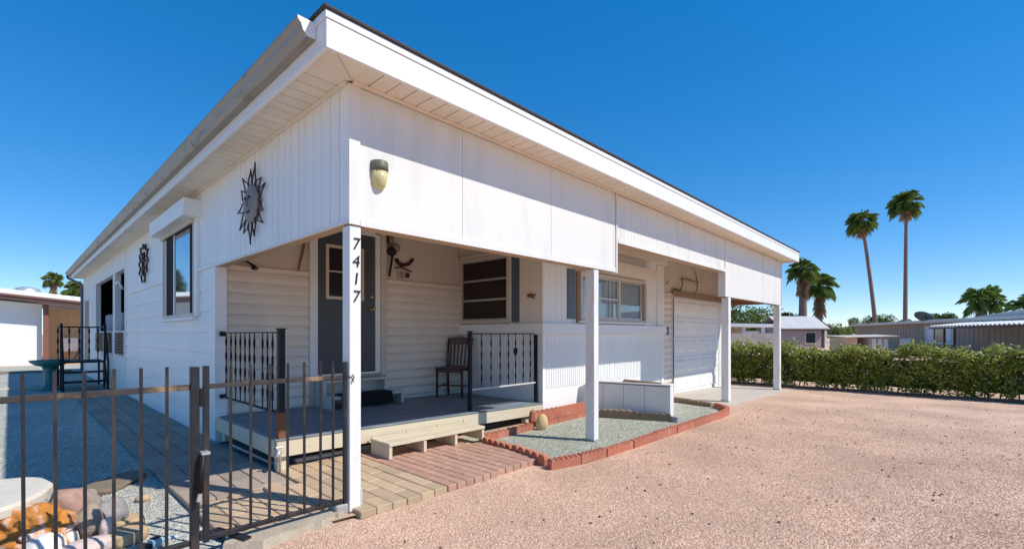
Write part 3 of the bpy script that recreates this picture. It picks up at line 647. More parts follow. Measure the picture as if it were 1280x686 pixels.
for a, b, c in ((5.155, 5.60, 0), (5.66, 6.40, 1), (6.46, 7.335, 0)):
    s_ = flat_frame(wf, 'sash', 'aluminium', 'x', a, b, 1.684, 2.446, FY - 0.05, FY - 0.022, 0.03)
    bx('pane', 'glass', wf, a + 0.031, b - 0.031, FY - 0.038, FY - 0.034, 1.715, 2.415)
    if c: bx('glazing_bar', 'aluminium', wf, a + 0.031, b - 0.031, FY - 0.055, FY - 0.0385, 2.04, 2.075)
bx('mullion', 'tan_frame', wf, 5.602, 5.658, FY - 0.06, FY - 0.02, 1.684, 2.446); bx('mullion', 'tan_frame', wf, 6.402, 6.458, FY - 0.06, FY - 0.02, 1.684, 2.446)
bx('shutter_box', 'beige_siding', wf, 4.95, 7.72, FY - 0.26, FY - 0.0, 2.53, 2.75, bevel=0.006)
# --- garage front
GY = 1.54
gw_ = bx('garage_wall', 'beige_panel', H, 8.443, 12.10, GY, GY + 0.018, -0.18, 3.28)
siding(gw_, 'beige_siding', 'x', 8.47, 8.93, GY - 0.001, -1, -0.04, 2.30, 0.145)
bx('siding_trim', 'beige_siding', gw_, 8.47, 8.955, GY - 0.05, GY - 0.0005, 2.302, 2.34)
for a, b in ((8.935, 8.99), (11.93, 12.10)): bx('garage_trim', 'white_paint', gw_, a, b, GY - 0.06, GY - 0.0005, -0.12, 2.295, bevel=0.003)
bx('garage_header', 'brown_frame', gw_, 8.96, 12.10, GY - 0.07, GY - 0.0005, 2.30, 2.42, bevel=0.003)
GD = bx('garage_door', 'white_paint', H, 8.992, 11.928, GY - 0.022, GY - 0.001, -0.10, 2.297)
secs = 5; sh = 2.36 / secs
sec0 = None
for i in range(secs):
    z = -0.085 + i * sh
    s_ = bx('section', 'white_siding', GD, 8.996, 11.924, GY - 0.042, GY - 0.0225, z, z + sh - 0.008, bevel=0.003)
pw = 2.92 / 4
p0 = MB().prism([(0, -0.001, 0), (pw - 0.14, -0.001, 0), (pw - 0.14, -0.001, sh - 0.20), (0, -0.001, sh - 0.20)],
                [(0.025, -0.018, 0.025), (pw - 0.165, -0.018, 0.025), (pw - 0.165, -0.018, sh - 0.225), (0.025, -0.018, sh - 0.225)]).build('raised_panel', 'white_siding', GD)
p0.location = (9.07, GY - 0.042, -0.085 + 0.1)
for i in range(secs):
    for j in range(4):
        if i or j: dup(p0, (9.07 + j * pw, GY - 0.042, -0.085 + 0.1 + i * sh), GD)
for z in (1.72,): bx('vent_plate', 'slate_panel', gw_, 8.68, 8.76, GY - 0.045, GY - 0.029, 1.38, 1.56, bevel=0.004)

# --- posts
def post(x, y, sx, sy, z0, z1, foot):
    o = bx('post', 'post_paint', H, x, x + sx, y, y + sy, z0, z1, bevel=0.004)
    foot_ = bx('post_foot', foot, o, x - 0.012, x + sx + 0.012, y - 0.012, y + sy + 0.012, z0 - 0.02, z0 + 0.035, bevel=0.004)
    return o
p1 = post(0.0, 0.0, 0.095, 0.115, 0.0, 2.2345, 'rust')
bx('post_base', 'grey_block', p1, -0.105, -0.002, 0.005, 0.11, 0.0, 0.10, bevel=0.01)
bx('base_bracket', 'step_white', p1, 0.0975, 0.108, 0.0, 0.115, 0.06, 0.19)
post(3.36, 0.0, 0.105, 0.135, 0.0, 2.234, 'grey_block')
post(8.28, 0.0, 0.14, 0.14, gz(8.3) + 0.05, 2.143, 'step_white')
post(12.12, 0.0, 0.14, 0.15, gz(12.2) + 0.05, 2.143, 'step_white')
def numeral(ch, x, z, parent, h=0.092):
    cu = bpy.data.curves.new('numeral', 'FONT'); cu.body = ch; cu.align_x = 'CENTER'; cu.align_y = 'CENTER'; cu.size = h * 1.42; cu.extrude = 0.003; cu.shear = 0.12
    cu.offset = -0.0005
    t = bpy.data.objects.new('tmp', cu); COL.objects.link(t)
    dg = bpy.context.evaluated_depsgraph_get(); me = bpy.data.meshes.new_from_object(t.evaluated_get(dg))
    COL.objects.unlink(t); bpy.data.objects.remove(t)
    return link('numeral', me, 'ink', parent, (x, -0.004, z), (R(90), 0, 0))
for ch, z in zip('7417', (2.092, 1.957, 1.822, 1.685)): numeral(ch, 0.050, z, p1)

# ================================================================== THINGS ON THE HOUSE
L1 = thing('wall_light', 'half-round wall light with amber shade on the white valance above house number', 'wall light', (0.25, 0.0, 2.55))
def half_shell(name, mat, parent, c, prof, n=14):
    vs, fs = [], []
    for r, z in prof:
        for k in range(n + 1):
            a = math.pi + math.pi * k / n; vs.append((c[0] + r * math.cos(a), c[1] + r * math.sin(a) * 1.1, c[2] + z))
    m_ = n + 1
    for i in range(len(prof) - 1):
        for k in range(n): fs.append((i * m_ + k, i * m_ + k + 1, (i + 1) * m_ + k + 1, (i + 1) * m_ + k))
    fs += [tuple(range(m_))[::-1], tuple(range((len(prof) - 1) * m_, len(prof) * m_))]
    return MB().add(vs, fs).build(name, mat, parent, smooth=True)
half_shell('shade', 'lamp_amber', L1, (0.25, -0.001, 2.565), [(0.035, 0.0), (0.052, 0.02), (0.064, 0.07), (0.070, 0.135)])
half_shell('hood', 'lamp_green', L1, (0.25, -0.001, 2.7), [(0.073, 0.0), (0.075, 0.03), (0.073, 0.072), (0.066, 0.08)])

SN = thing('sun_ornament', 'rusty metal sun face with flame rays hung on the white side wall', 'wall ornament', (-0.03, 2.03, 2.77))
mb = MB(); nseg, rays = 24, 13
SY, SZ, SXp = 2.03, 2.77, -0.045
prof = [(0.0, -0.034), (0.10, -0.030), (0.17, -0.020), (0.205, -0.004), (0.21, 0.006), (0.0, 0.008)]
vs, fs = [], []
for r, d in prof[:-1]:
    for k in range(nseg):
        a = 2 * math.pi * k / nseg; vs.append((SXp + d, SY + r * math.cos(a), SZ + r * math.sin(a)))
for i in range(len(prof) - 2):
    for k in range(nseg): fs.append((i * nseg + k, i * nseg + (k + 1) % nseg, (i + 1) * nseg + (k + 1) % nseg, (i + 1) * nseg + k))
fs.append(tuple(range((len(prof) - 2) * nseg, (len(prof) - 1) * nseg)))
mb.add(vs, fs)
fc = mb.build('face', 'sun_face', SN, smooth=True)
MB().tube([(SXp - 0.03, SY, SZ + 0.06), (SXp - 0.043, SY, SZ - 0.02), (SXp - 0.03, SY, SZ - 0.04)], [0.010, 0.020, 0.010], 8).build('nose', 'sun_face', fc, smooth=True)
for s in (-1, 1):
    MB().tube([(SXp - 0.030, SY + s * 0.055 - .02, SZ + 0.05), (SXp - 0.038, SY + s * 0.055, SZ + 0.06), (SXp - 0.030, SY + s * 0.055 + .02, SZ + 0.05)], 0.012, 6).build('eye', 'sun_copper', fc)
MB().tube([(SXp - 0.026, SY - .06, SZ - 0.085), (SXp - 0.034, SY, SZ - 0.10), (SXp - 0.026, SY + .06, SZ - 0.085)], 0.011, 6).build('mouth', 'sun_copper', fc)
for k in range(rays):
    a0 = 2 * math.pi * k / rays; da = math.pi / rays; L_ = 0.405 if k % 2 == 0 else 0.345
    bend = 0.10 if k % 2 else -0.08
    def rp(r, a): return (SXp + 0.002, SY + r * math.cos(a), SZ + r * math.sin(a))
    pts = [rp(0.205, a0 - da * .9), rp(0.27, a0 - da * 0.75), rp(0.33, a0 - da * 0.2 + bend), rp(L_ + 0.02, a0 + bend), rp(0.32, a0 + da * 0.3 + bend * .6), rp(0.26, a0 + da * 0.8), rp(0.205, a0 + da * .9)]
    MB().tube(pts, 0.0075, 6).build('ray', 'sun_copper', SN)

KO = thing('figure_ornament', 'dark cut-metal figure ornament hung beside the shuttered side window', 'wall ornament', (-0.03, 7.95, 2.75))
k_ = MB()
ky, kz, kx = 7.95, 2.75, -0.04
outline = [(1.7 * y_, z_) for y_, z_ in [(-.08, -.36), (.06, -.36), (.12, -.22), (.24, -.18), (.16, -.08), (.26, .02), (.16, .06), (.22, .18), (.12, .2), (.16, .32), (.04, .28), (0, .36), (-.06, .28), (-.14, .33), (-.14, .22), (-.26, .22), (-.2, .1), (-.3, .02), (-.2, -.06), (-.22, -.18), (-.12, -.2)]]
k_.tube([(kx, ky + y, kz + z) for y, z in outline + outline[:1]], 0.015, 6); k_.build('outline', 'sun_copper', KO)
for pts in ([(-.1, .2), (0, 0), (-.05, -.25)], [(.1, .2), (.05, 0), (.08, -.2)], [(-.18, .05), (.15, .03)], [(-.15, -.1), (.12, -.12)], [(-.1, .12), (.1, .14)]):
    MB().tube([(kx, ky + y, kz + z) for y, z in pts], 0.02, 6).build('strut', 'sun_copper', KO)

# ornaments on the porch back wall
rt = thing('rattle_ornament', 'dark globe rattle with stick hung beside the porch door', 'wall ornament', (2.58, BW, 2.6))
def ball(name, mat, parent, c, r, n=14, sc=(1, 1, 1)):
    prof = [(r * math.sin(math.pi * i / n), -r * math.cos(math.pi * i / n)) for i in range(1, n)]
    o = MB().lathe(prof, (0, 0, 0), 16).build(name, mat, None, smooth=True); o.parent = parent
    o.location = Vector(c) - ORG.get(parent, Vector((0, 0, 0))); o.scale = sc; return o
ball('bulb', 'globe_grey', rt, (2.62, BW - 0.09, 2.83), 0.075); ball('cup', 'ink', rt, (2.545, BW - 0.085, 2.76), 0.075)
MB().tube([(2.58, BW - 0.06, 2.74), (2.52, BW - 0.05, 2.35)], 0.018, 8).build('stick', 'ink', rt)
fl = thing('flood_light', 'small dark flood light under the porch ceiling above the globe rattle', 'light', (2.5, BW, 2.95))
MB().prism([(2.44, BW - 0.002, 2.9), (2.58, BW - 0.002, 2.9), (2.57, BW - 0.002, 3.03), (2.45, BW - 0.002, 3.03)], [(2.46, BW - 0.12, 2.88), (2.56, BW - 0.12, 2.88), (2.56, BW - 0.12, 2.99), (2.46, BW - 0.12, 2.99)]).build('housing', 'sun_copper', fl)
MB().box(2.475, 2.545, BW - 0.125, BW - 0.1205, 2.895, 2.975).build('lens', 'globe_grey', fl)
bd = thing('bird_ornament', 'dark metal bird ornament on the porch wall above the siding', 'wall ornament', (2.8, BW, 2.5))
bmb = MB(); by = BW - 0.03
MB().tube([(2.66, by, 2.66), (2.70, by, 2.60), (2.80, by, 2.565), (2.92, by, 2.60), (3.00, by, 2.69)], [0.03, 0.035, 0.03, 0.028, 0.03], 8).build('body', 'sun_copper', bd, smooth=True)
MB().tube([(2.64, by, 2.50), (2.75, by, 2.53), (2.97, by, 2.47)], 0.012, 6).build('branch', 'sun_copper', bd)
pq = flat_frame(bd, 'plaque', 'tan_frame', 'x', 2.70, 2.84, 2.33, 2.48, by - 0.0, by + 0.015, 0.018)
bx('plaque_back', 'globe_grey', pq, 2.718, 2.822, by + 0.004, by + 0.014, 2.348, 2.462)
bx('pendant', 'sun_copper', bd, 2.86, 2.93, by, by + 0.012, 2.36, 2.44)
hk = thing('plant_hook', 'black scroll bracket on the beige trim left of the porch door', 'bracket', (0.42, BW, 2.32))
MB().tube([(0.25, BW - 0.03, 2.33), (0.35, BW - 0.05, 2.36), (0.45, BW - 0.05, 2.31), (0.50, BW - 0.045, 2.27), (0.46, BW - 0.04, 2.25)], 0.014, 6).build('arm', 'black_metal', hk)
ball('knob', 'black_metal', hk, (0.44, BW - 0.06, 2.28), 0.03)
sb = thing('strap', 'dark wooden strap hanging by the door trim under the porch beam', 'strap', (1.08, BW, 2.3))
MB().tube([(1.13, BW - 0.03, 2.72), (1.11, BW - 0.03, 2.60), (1.04, BW - 0.03, 2.30)], [0.018, 0.016, 0.012], 6).build('bar', 'brown_wood', sb)
MB().box(1.05, 1.14, BW - 0.045, BW - 0.002, 2.70, 2.73).build('hanger', 'brown_wood', sb)
lz = thing('lizard_ornament', 'small rust-brown ornament on the ribbed side wall of the porch', 'wall ornament', (SX, 1.72, 2.0))
MB().tube([(SX - 0.03, 1.80, 2.02), (SX - 0.045, 1.74, 2.03), (SX - 0.045, 1.68, 2.02), (SX - 0.03, 1.62, 2.04)], [0.008, 0.03, 0.032, 0.012], 8).build('body', 'rust', lz, smooth=True)
for yy, dz in ((1.74, .05), (1.67, -.05)): MB().tube([(SX - 0.03, yy, 2.02), (SX - 0.02, yy - .02, 2.02 + dz)], 0.009, 5).build('leg', 'rust', lz)
# wire bow-and-arrow above the garage
aw = thing('wire_ornament', 'twisted wire bow and arrow ornament above the garage door', 'wall ornament', (9.4, GY, 2.5))
ay = GY - 0.05
MB().tube([(10.15, ay, 3.10), (10.35, ay, 2.88), (10.42, ay, 2.70), (10.36, ay, 2.52), (10.2, ay, 2.42)], [0.004, 0.010, 0.012, 0.010, 0.004], 6).build('bow', 'rusty_metal', aw)
MB().tube([(9.35, ay, 2.74), (9.7, ay - .01, 2.755), (10.1, ay, 2.735), (10.55, ay, 2.74)], 0.009, 6).build('arrow', 'rusty_metal', aw)
for x in (9.55, 9.7, 9.85, 10.0): MB().tube([(x - .06, ay, 2.80), (x, ay - .01, 2.75), (x - .05, ay, 2.69)], 0.006, 5).build('barb', 'rusty_metal', aw)
MB().tube([(9.45, ay, 2.74), (9.5, ay, 2.6), (9.42, ay, 2.48), (9.3, ay, 2.44), (9.1, ay, 2.47), (8.95, ay, 2.44)], 0.012, 6).build('stem', 'rusty_metal', aw)
MB().tube([(9.48, ay, 2.50), (9.52, ay, 2.43), (9.35, ay, 2.425)], 0.014, 5).build('twig', 'cream_paint', aw)
MB().tube([(8.62, ay, 2.55), (8.72, ay, 2.62)], 0.012, 5).build('peg', 'rusty_metal', aw)
# metal conduit on the garage trim
tag(MB().tube([(8.945, GY - 0.072, 0.0), (8.945, GY - 0.072, 2.25)], 0.010, 6).build('conduit', 'rusty_metal'), 'thin rusty conduit running up the edge of the garage door', 'pipe')

# ================================================================== PORCH DECK
DK = thing('porch_deck', 'low grey-painted porch deck with cream rim boards', 'deck', (2.0, 2.4, 0.0))
DK.rotation_euler = (0, R(1.05), 0)     # the deck drops a little towards the window wall
ORG[DK] = Vector((2.0, 2.4, 0.0))
dt = 0.322
nb = 14; bw = (3.46 - 1.50) / nb
d0 = MB().box(0.03, 4.08, 0, bw - 0.005, dt - 0.03, dt).build('deck_board', 'deck_paint', DK, bevel=0.003)
d0.location = (0, 1.50, 0)
for i in range(1, nb): dup(d0, (0, 1.50 + i * bw, rng.uniform(-.001, .001)), DK)
bx('rim_board', 'cream_paint', DK, 0.0, 4.08, 1.455, 1.495, dt - 0.175, dt - 0.012, bevel=0.004)
bx('rim_board', 'cream_paint', DK, -0.012, 0.026, 1.497, 3.38, dt - 0.175, dt - 0.012, bevel=0.004)
bx('edge_strip', 'deck_paint', DK, -0.02, 4.085, 1.445, 1.498, dt - 0.010, dt + 0.004, bevel=0.003)
for x, y in ((0.03, 1.50), (0.03, 3.2), (2.1, 1.56), (3.72, 1.50)): bx('leg', 'cream_paint', DK, x, x + 0.10, y, y + 0.10, 0.005 if y < 3 else .03, dt - 0.034, bevel=0.004)
for y in (2.1, 2.8): bx('joist', 'raw_wood', DK, 0.05, 4.05, y, y + 0.05, dt - 0.16, dt - 0.032)
pp = tag(MB().tube([(0.02, 2.9, 0.085), (0.04, 1.70, 0.085), (0.10, 1.52, 0.085)], 0.022, 8).build('drain_pipe', 'slate_panel'), 'grey drain pipe lying under the edge of the porch deck', 'pipe')
cv = tag(MB().box(0.25, 2.5, 1.60, 1.66, 0.056, 0.10).build('concrete_curb', 'concrete', None, bevel=0.008), 'pale concrete curb on the ground under the porch deck', 'curb')
# faucet at deck corner
fc_ = thing('hose_tap', 'grey garden tap clamped to the front corner of the porch deck', 'tap', (0.0, 1.44, 0.2))
MB().tube([(0.02, 1.42, 0.06), (0.02, 1.42, 0.235), (0.0, 1.40, 0.26)], 0.012, 8).build('riser', 'aluminium', fc_, smooth=True)
MB().tube([(0.03, 1.43, 0.25), (0.0, 1.39, 0.255), (-0.03, 1.36, 0.215)], [0.02, 0.024, 0.014], 8).build('spout', 'aluminium', fc_, smooth=True)
MB().tube([(-0.03, 1.39, 0.30), (0.03, 1.39, 0.30)], 0.014, 8).build('handle', 'aluminium', fc_)

# cream step in front of the deck
ST = thing('porch_step', 'long cream-painted wooden step standing on the red pavers before the deck', 'step', (1.65, 1.1, 0.055))
ORG[ST] = Vector((1.65, 1.1, 0.055)); ST.rotation_euler = (0, 0, R(-1.0))
z0 = 0.058
bx('tread', 'cream_paint', ST, 0.98, 2.36, 0.99, 1.20, z0 + 0.135, z0 + 0.170, bevel=0.004); bx('tread', 'cream_paint', ST, 0.98, 2.36, 1.208, 1.395, z0 + 0.135, z0 + 0.170, bevel=0.004)
for x in (0.985, 1.43, 1.88, 2.315): bx('leg', 'cream_paint', ST, x, x + 0.04, 1.0, 1.385, z0, z0 + 0.133, bevel=0.003)
for x in (1.0, 1.45, 1.9, 2.33): bx('peg', 'cream_paint', ST, x, x + 0.02, 1.372, 1.39, z0 + 0.171, z0 + 0.20)

# steps up to the front door
DS = thing('door_steps', 'two white wooden steps leading up to the grey front door', 'steps', (1.8, 3.2, 0.33))
dz = 0.335
bx('tread', 'step_white', DS, 1.28, 2.34, 3.19, BW - 0.03, 0.685, 0.72, bevel=0.004); bx('tread', 'step_white', DS, 1.28, 2.48, 2.93, 3.185, 0.475, 0.51, bevel=0.004)
for x in (1.29, 2.28): bx('side_board', 'step_white', DS, x, x + 0.04, 3.20, BW - 0.03, dz, 0.683, bevel=0.003)
for x in (1.285, 2.42): bx('side_board', 'step_white', DS, x, x + 0.04, 2.94, 3.18, dz - 0.012, 0.473, bevel=0.003)
bx('riser', 'beige_panel', DS, 1.335, 2.275, BW - 0.09, BW - 0.05, dz, 0.683)
mt = MB(); mp = [(2.885, 0.345), (2.90, 0.40), (2.918, 0.49), (2.935, 0.522), (3.17, 0.522)]
for i in range(len(mp) - 1):
    (ya, za), (yb, zb) = mp[i], mp[i + 1]
    mt.prism([(1.42, ya, za), (2.24, ya, za), (2.24 + .0, yb, zb), (1.42, yb, zb)], [(1.42, ya - 0.008, za + 0.004), (2.24, ya - 0.008, za + 0.004), (2.24, yb - 0.006, zb + 0.009), (1.42, yb - 0.006, zb + 0.009)])
tag(mt.build('door_mat', 'mat_black'), 'black rubber mat draped over the lower white door step', 'mat')

# ------------------------------------------------------------------ wooden chair
CH = thing('wooden_chair', 'dark red-brown wooden slat-back chair in the porch corner', 'chair', (3.60, 3.08, 0.290), R(-62), local=True)
k = 1.15
def cbx(name, mat, x0, x1, y0, y1, z0, z1, b=0.004): return bx(name, mat, CH, x0 * k, x1 * k, y0 * k, y1 * k, z0 * k, z1 * k, bevel=b)
seat = MB(); ss = [(-.23, -.22), (.23, -.22), (.21, .20), (-.21, .20)]
seat.prism([(x * k, y * k, .435 * k) for x, y in ss], [(x * k, y * k, .462 * k) for x, y in ss]); seat.build('seat', 'chair_wood', CH, bevel=0.008)
for s in (-1, 1):
    MB().tube([(s * .20 * k, -.19 * k, 0), (s * .20 * k, -.19 * k, .434 * k)], [.017 * k, .023 * k], 8).build('leg', 'chair_wood', CH, smooth=True)
    MB().tube([(s * .19 * k, .22 * k, 0), (s * .185 * k, .18 * k, .44 * k), (s * .19 * k, .21 * k, .65 * k), (s * .20 * k, .26 * k, .90 * k)], [.018 * k, .022 * k, .020 * k, .017 * k], 8).build('leg', 'chair_wood', CH, smooth=True)
    MB().tube([(s * .198 * k, -.18 * k, .17 * k), (s * .188 * k, .20 * k, .17 * k)], .012 * k, 6).build('stretcher', 'chair_wood', CH)
MB().tube([(-.195 * k, 0.0, .17 * k), (.195 * k, 0.0, .17 * k)], .012 * k, 6).build('stretcher', 'chair_wood', CH)
cbx('apron', 'chair_wood', -.19, .19, -.205, -.185, .385, .434); cbx('apron', 'chair_wood', -.18, .18, .17, .19, .385, .434)
tp = MB()
pr = [(-.205, .245), (-.1, .268), (0, .275), (.1, .268), (.205, .245)]
for (xa, ya), (xb, yb) in zip(pr, pr[1:]):
    za, zb = .90 + .02 * (1 - abs(xa) / .2), .90 + .02 * (1 - abs(xb) / .2)
    tp.prism([(xa * k, ya * k, .80 * k), (xb * k, yb * k, .80 * k), (xb * k, yb * k, zb * k), (xa * k, ya * k, za * k)], [(xa * k, (ya + .022) * k, .80 * k), (xb * k, (yb + .022) * k, .80 * k), (xb * k, (yb + .022) * k, zb * k), (xa * k, (ya + .022) * k, za * k)])
tp.build('top_rail', 'chair_wood', CH)
for i in range(6):
    x = -.145 + i * .058
    MB().prism([((x - .012) * k, .185 * k, .46 * k), ((x + .012) * k, .185 * k, .46 * k), ((x + .012) * k, .197 * k, .46 * k), ((x - .012) * k, .197 * k, .46 * k)],
               [((x * 1.1 - .012) * k, .262 * k, .81 * k), ((x * 1.1 + .012) * k, .262 * k, .81 * k), ((x * 1.1 + .012) * k, .274 * k, .81 * k), ((x * 1.1 - .012) * k, .274 * k, .81 * k)]).build('slat', 'chair_wood', CH)

# ------------------------------------------------------------------ porch railings with twisted balusters
def twisted(h, w=0.014, turns=4, n=32, plain=0.06):
    vs, fs = [], []
    for i in range(n + 1):
        t = i / n; a = 2 * math.pi * turns * min(1, max(0, (t - plain) / (1 - 2 * plain))) / 2
        for c in range(4):
            b = a + math.pi / 2 * c + math.pi / 4; rx = w * (1.0 if c % 2 == 0 else 0.55)
            vs.append((rx * math.cos(b), rx * math.sin(b), h * t))
    for i in range(n):
        for c in range(4): fs.append((i * 4 + c, i * 4 + (c + 1) % 4, i * 4 + 4 + (c + 1) % 4, i * 4 + 4 + c))
    fs += [(3, 2, 1, 0), tuple(range(n * 4, n * 4 + 4))]
    return MB().add(vs, fs)
RL = thing('porch_railing', 'black iron railing with twisted balusters along the open side of the porch', 'railing', (0.06, 2.3, 0.36))
bx('top_rail', 'black_metal', RL, 0.045, 0.075, 1.53, 3.36, 1.405, 1.42); bx('bottom_rail', 'black_metal', RL, 0.045, 0.075, 1.53, 3.36, 0.60, 0.615)
bal = twisted(0.79, 0.0125).build('baluster', 'black_metal'); bal.parent = RL
for i, y in enumerate([3.24, 3.05, 2.88, 2.71, 2.55, 2.40, 2.25, 2.00, 1.86, 1.72]):
    (setattr(bal, 'location', (0.0, y - 2.3, 0.255)) if i == 0 else dup(bal, (0.0, y - 2.3, 0.255), RL))
np_ = bx('newel_post', 'black_metal', RL, 0.030, 0.090, 1.47, 1.53, 0.325, 1.44); bx('post_cap', 'black_metal', np_, 0.02, 0.10, 1.46, 1.54, 1.441, 1.455, bevel=0.004)
bx('newel_collar', 'rust', np_, 0.026, 0.094, 1.466, 1.534, 0.33, 0.62)
bx('bracket', 'black_metal', RL, 0.03, 0.09, 3.36, 3.40, 1.37, 1.43); bx('bracket', 'black_metal', RL, 0.03, 0.09, 3.36, 3.40, 0.585, 0.635)
R2 = thing('porch_railing', 'black iron railing with twisted balusters between the chair and the window wall', 'railing', (3.35, 1.60, 0.29))
bx('top_rail', 'black_metal', R2, 2.67, 4.10, 1.585, 1.615, 1.395, 1.41); bx('bottom_rail', 'step_white', R2, 2.67, 4.10, 1.583, 1.617, 0.60, 0.62)  # bottom rail coloured white for the sunlight falling on it
bal2 = twisted(0.775, 0.0125).build('baluster', 'black_metal'); bal2.parent = R2
xs_ = [2.88, 3.07, 3.26, 3.44, 3.60, 3.78, 3.95]
for i, x in enumerate(xs_):
    (setattr(bal2, 'location', (x - 3.35, 0, 0.33)) if i == 0 else dup(bal2, (x - 3.35, 0, 0.33), R2))
ball('basket', 'black_metal', R2, (3.60, 1.60, 1.13), 0.035, sc=(1, 1, 1.7))
for x in (2.63, 4.06):
    n_ = bx('newel_post', 'black_metal', R2, x, x + 0.045, 1.575, 1.62, 0.26, 1.425); bx('post_cap', 'black_metal', n_, x - .01, x + .055, 1.565, 1.63, 1.426, 1.44, bevel=0.004)

# ================================================================== IRON FENCE AND GATE
FYL = 0.03
def picket_mesh(w=0.0155, h=1.09, top=0.0):
    return MB().box(-w / 2, w / 2, -w / 2, w / 2, 0, h)
FN = thing('iron_fence', 'rusty black iron picket fence standing before the rock pile', 'fence', (-1.0, FYL, 0.0))
fp = bx('fence_post', 'rusty_metal', FN, -1.030, -0.984, FYL - 0.022, FYL + 0.022, 0.0, 1.197, bevel=0.003)
pk = picket_mesh().build('picket', 'rusty_metal'); pk.parent = FN; first = True
for x in (-1.148, -1.268, -1.390, -1.507, -1.621, -1.737, -1.853, -1.97, -2.09, -2.21):
    o = pk if first else dup(pk, (0, 0, 0), FN)
    o.location = (x + 1.0, 0, 0.11 + rng.uniform(-.004, .004)); o.rotation_euler = (rng.uniform(-.008, .008), rng.uniform(-.006, .006), 0); first = False
bx('rail', 'bare_rail', FN, -2.3, -1.034, FYL - 0.005, FYL + 0.027, 1.055, 1.088, bevel=0.002); bx('rail', 'rusty_metal', FN, -2.3, -1.034, FYL - 0.005, FYL + 0.027, 0.10, 0.13, bevel=0.002)
GT = thing('iron_gate', 'rusty black iron picket gate hung against the house number post', 'gate', (-0.45, FYL, 0.1))
bx('stile', 'rusty_metal', GT, -0.962, -0.930, FYL - 0.016, FYL + 0.016, 0.10, 1.20, bevel=0.002)
bx('stile', 'rusty_metal', GT, -0.036, -0.012, FYL - 0.014, FYL + 0.014, 0.10, 1.185, bevel=0.002)
pk2 = picket_mesh(0.0145, 1.075).build('picket', 'rusty_metal'); pk2.parent = GT; first = True
for x in (-0.809, -0.688, -0.571, -0.452, -0.332, -0.215, -0.118):
    o = pk2 if first else dup(pk2, (0, 0, 0), GT)
    o.location = (x + 0.45, 0, 0.02 + rng.uniform(-.003, .003)); o.rotation_euler = (rng.uniform(-.006, .006), rng.uniform(-.006, .006), 0); first = False
bx('rail', 'bare_rail', GT, -0.929, -0.037, FYL - 0.004, FYL + 0.025, 1.055, 1.085, bevel=0.002); bx('rail', 'rusty_metal', GT, -0.929, -0.037, FYL - 0.004, FYL + 0.025, 0.105, 0.135, bevel=0.002)
bx('hinge', 'black_metal', GT, -0.981, -0.963, FYL - 0.02, FYL + 0.02, 0.95, 1.06); bx('hinge', 'rusty_metal', GT, -0.981, -0.963, FYL - 0.02, FYL + 0.02, 0.12, 0.17)
cl = MB().tube([(-0.975, FYL - 0.06, 0.66), (-0.992, FYL - 0.06, 0.43)], 0.017, 10).build('closer', 'black_metal', GT, smooth=True)
MB().tube([(-0.99, FYL - 0.06, 0.43), (-1.0, FYL - 0.06, 0.38)], 0.012, 8).build('closer_rod', 'aluminium', cl); bx('closer_clip', 'aluminium', cl, -0.985, -0.94, FYL - 0.075, FYL - 0.014, 0.66, 0.675)
MB().tube([(-0.02, FYL - 0.02, 1.075), (0.005, -0.012, 1.065), (0.02, -0.014, 1.085), (0.03, -0.012, 1.06), (0.015, -0.016, 1.045), (0.025, -0.012, 1.03)], 0.005, 6).build('latch_chain', 'black_metal', GT)
# broken concrete threshold
th_ = MB(); edge = [(-0.86, 0.02), (-0.66, -0.11), (-0.45, -0.09), (-0.33, -0.06), (-0.22, -0.07), (-0.12, -0.02), (-0.06, -0.03), (-0.03, 0.02), (-0.10, 0.12), (-0.4, 0.15), (-0.8, 0.14)]
edge2 = []
for (xa, ya), (xb, yb) in zip(edge, edge[1:] + edge[:1]):
    for t in (0, 0.33, 0.66): edge2.append((xa + (xb - xa) * t + rng.uniform(-.008, .008), ya + (yb - ya) * t + rng.uniform(-.012, .012)))
th_.prism([(x, y, 0.0) for x, y in edge2], [(x * 0.99, y * 0.93 + .005, 0.058) for x, y in edge2])
tag(th_.build('threshold_slab', 'old_concrete'), 'cracked tan concrete slab lying under the iron gate', 'slab')
tag(MB().prism([(-0.845, 0.30, 0.056), (-0.80, 0.32, 0.056), (-0.70, -0.02, 0.062), (-0.75, -0.04, 0.062)], [(-0.845, 0.30, 0.07), (-0.80, 0.32, 0.07), (-0.70, -0.02, 0.075), (-0.75, -0.04, 0.075)]).build('iron_strap', 'rusty_metal'), 'flat rusty iron strap lying on the pavers by the gate hinge', 'strap')

# ================================================================== EDGING, WING WALL, BED DETAILS
def scallop_block(L_, n, h, t, top):
    """edging block along +x, scalloped top"""
    pts = [(0, 0), (L_, 0)]
    step = L_ / n
    for i in reversed(range(n)):
        c = (i + 0.5) * step
        for q in range(5):
            a = math.pi * q / 4; pts.append((c + step * 0.48 * math.cos(a), h + top * math.sin(a)))
    return MB().prism([(x, -t / 2, z) for x, z in pts], [(x, t / 2, z) for x, z in pts])
def edging(T, mat, path_, blk, n, h, t=0.06, top=0.025, zlift=0.0):
    me = None; P = [Vector((*p, 0)) for p in path_]
    for a, b in zip(P, P[1:]):
        d = (b - a).length; cnt = max(1, round(d / blk)); L_ = d / cnt
        for i in range(cnt):
            q = a + (b - a) * (i / cnt)
            key = round(L_, 3)
            if me is None or me[0] != key:
                o = scallop_block(L_ - 0.012, n, h, t, top).build('edging_block', mat, None); me = (key, o.data); o.parent = T
            else: o = link('edging_block', me[1], None, T)
            o.location = (q.x, q.y, gz(q.x) + zlift + rng.uniform(-.008, .004))
            o.rotation_euler = (rng.uniform(-.05, .05), rng.uniform(-.015, .015), math.atan2((b - a).y, (b - a).x) + rng.uniform(-.015, .015))
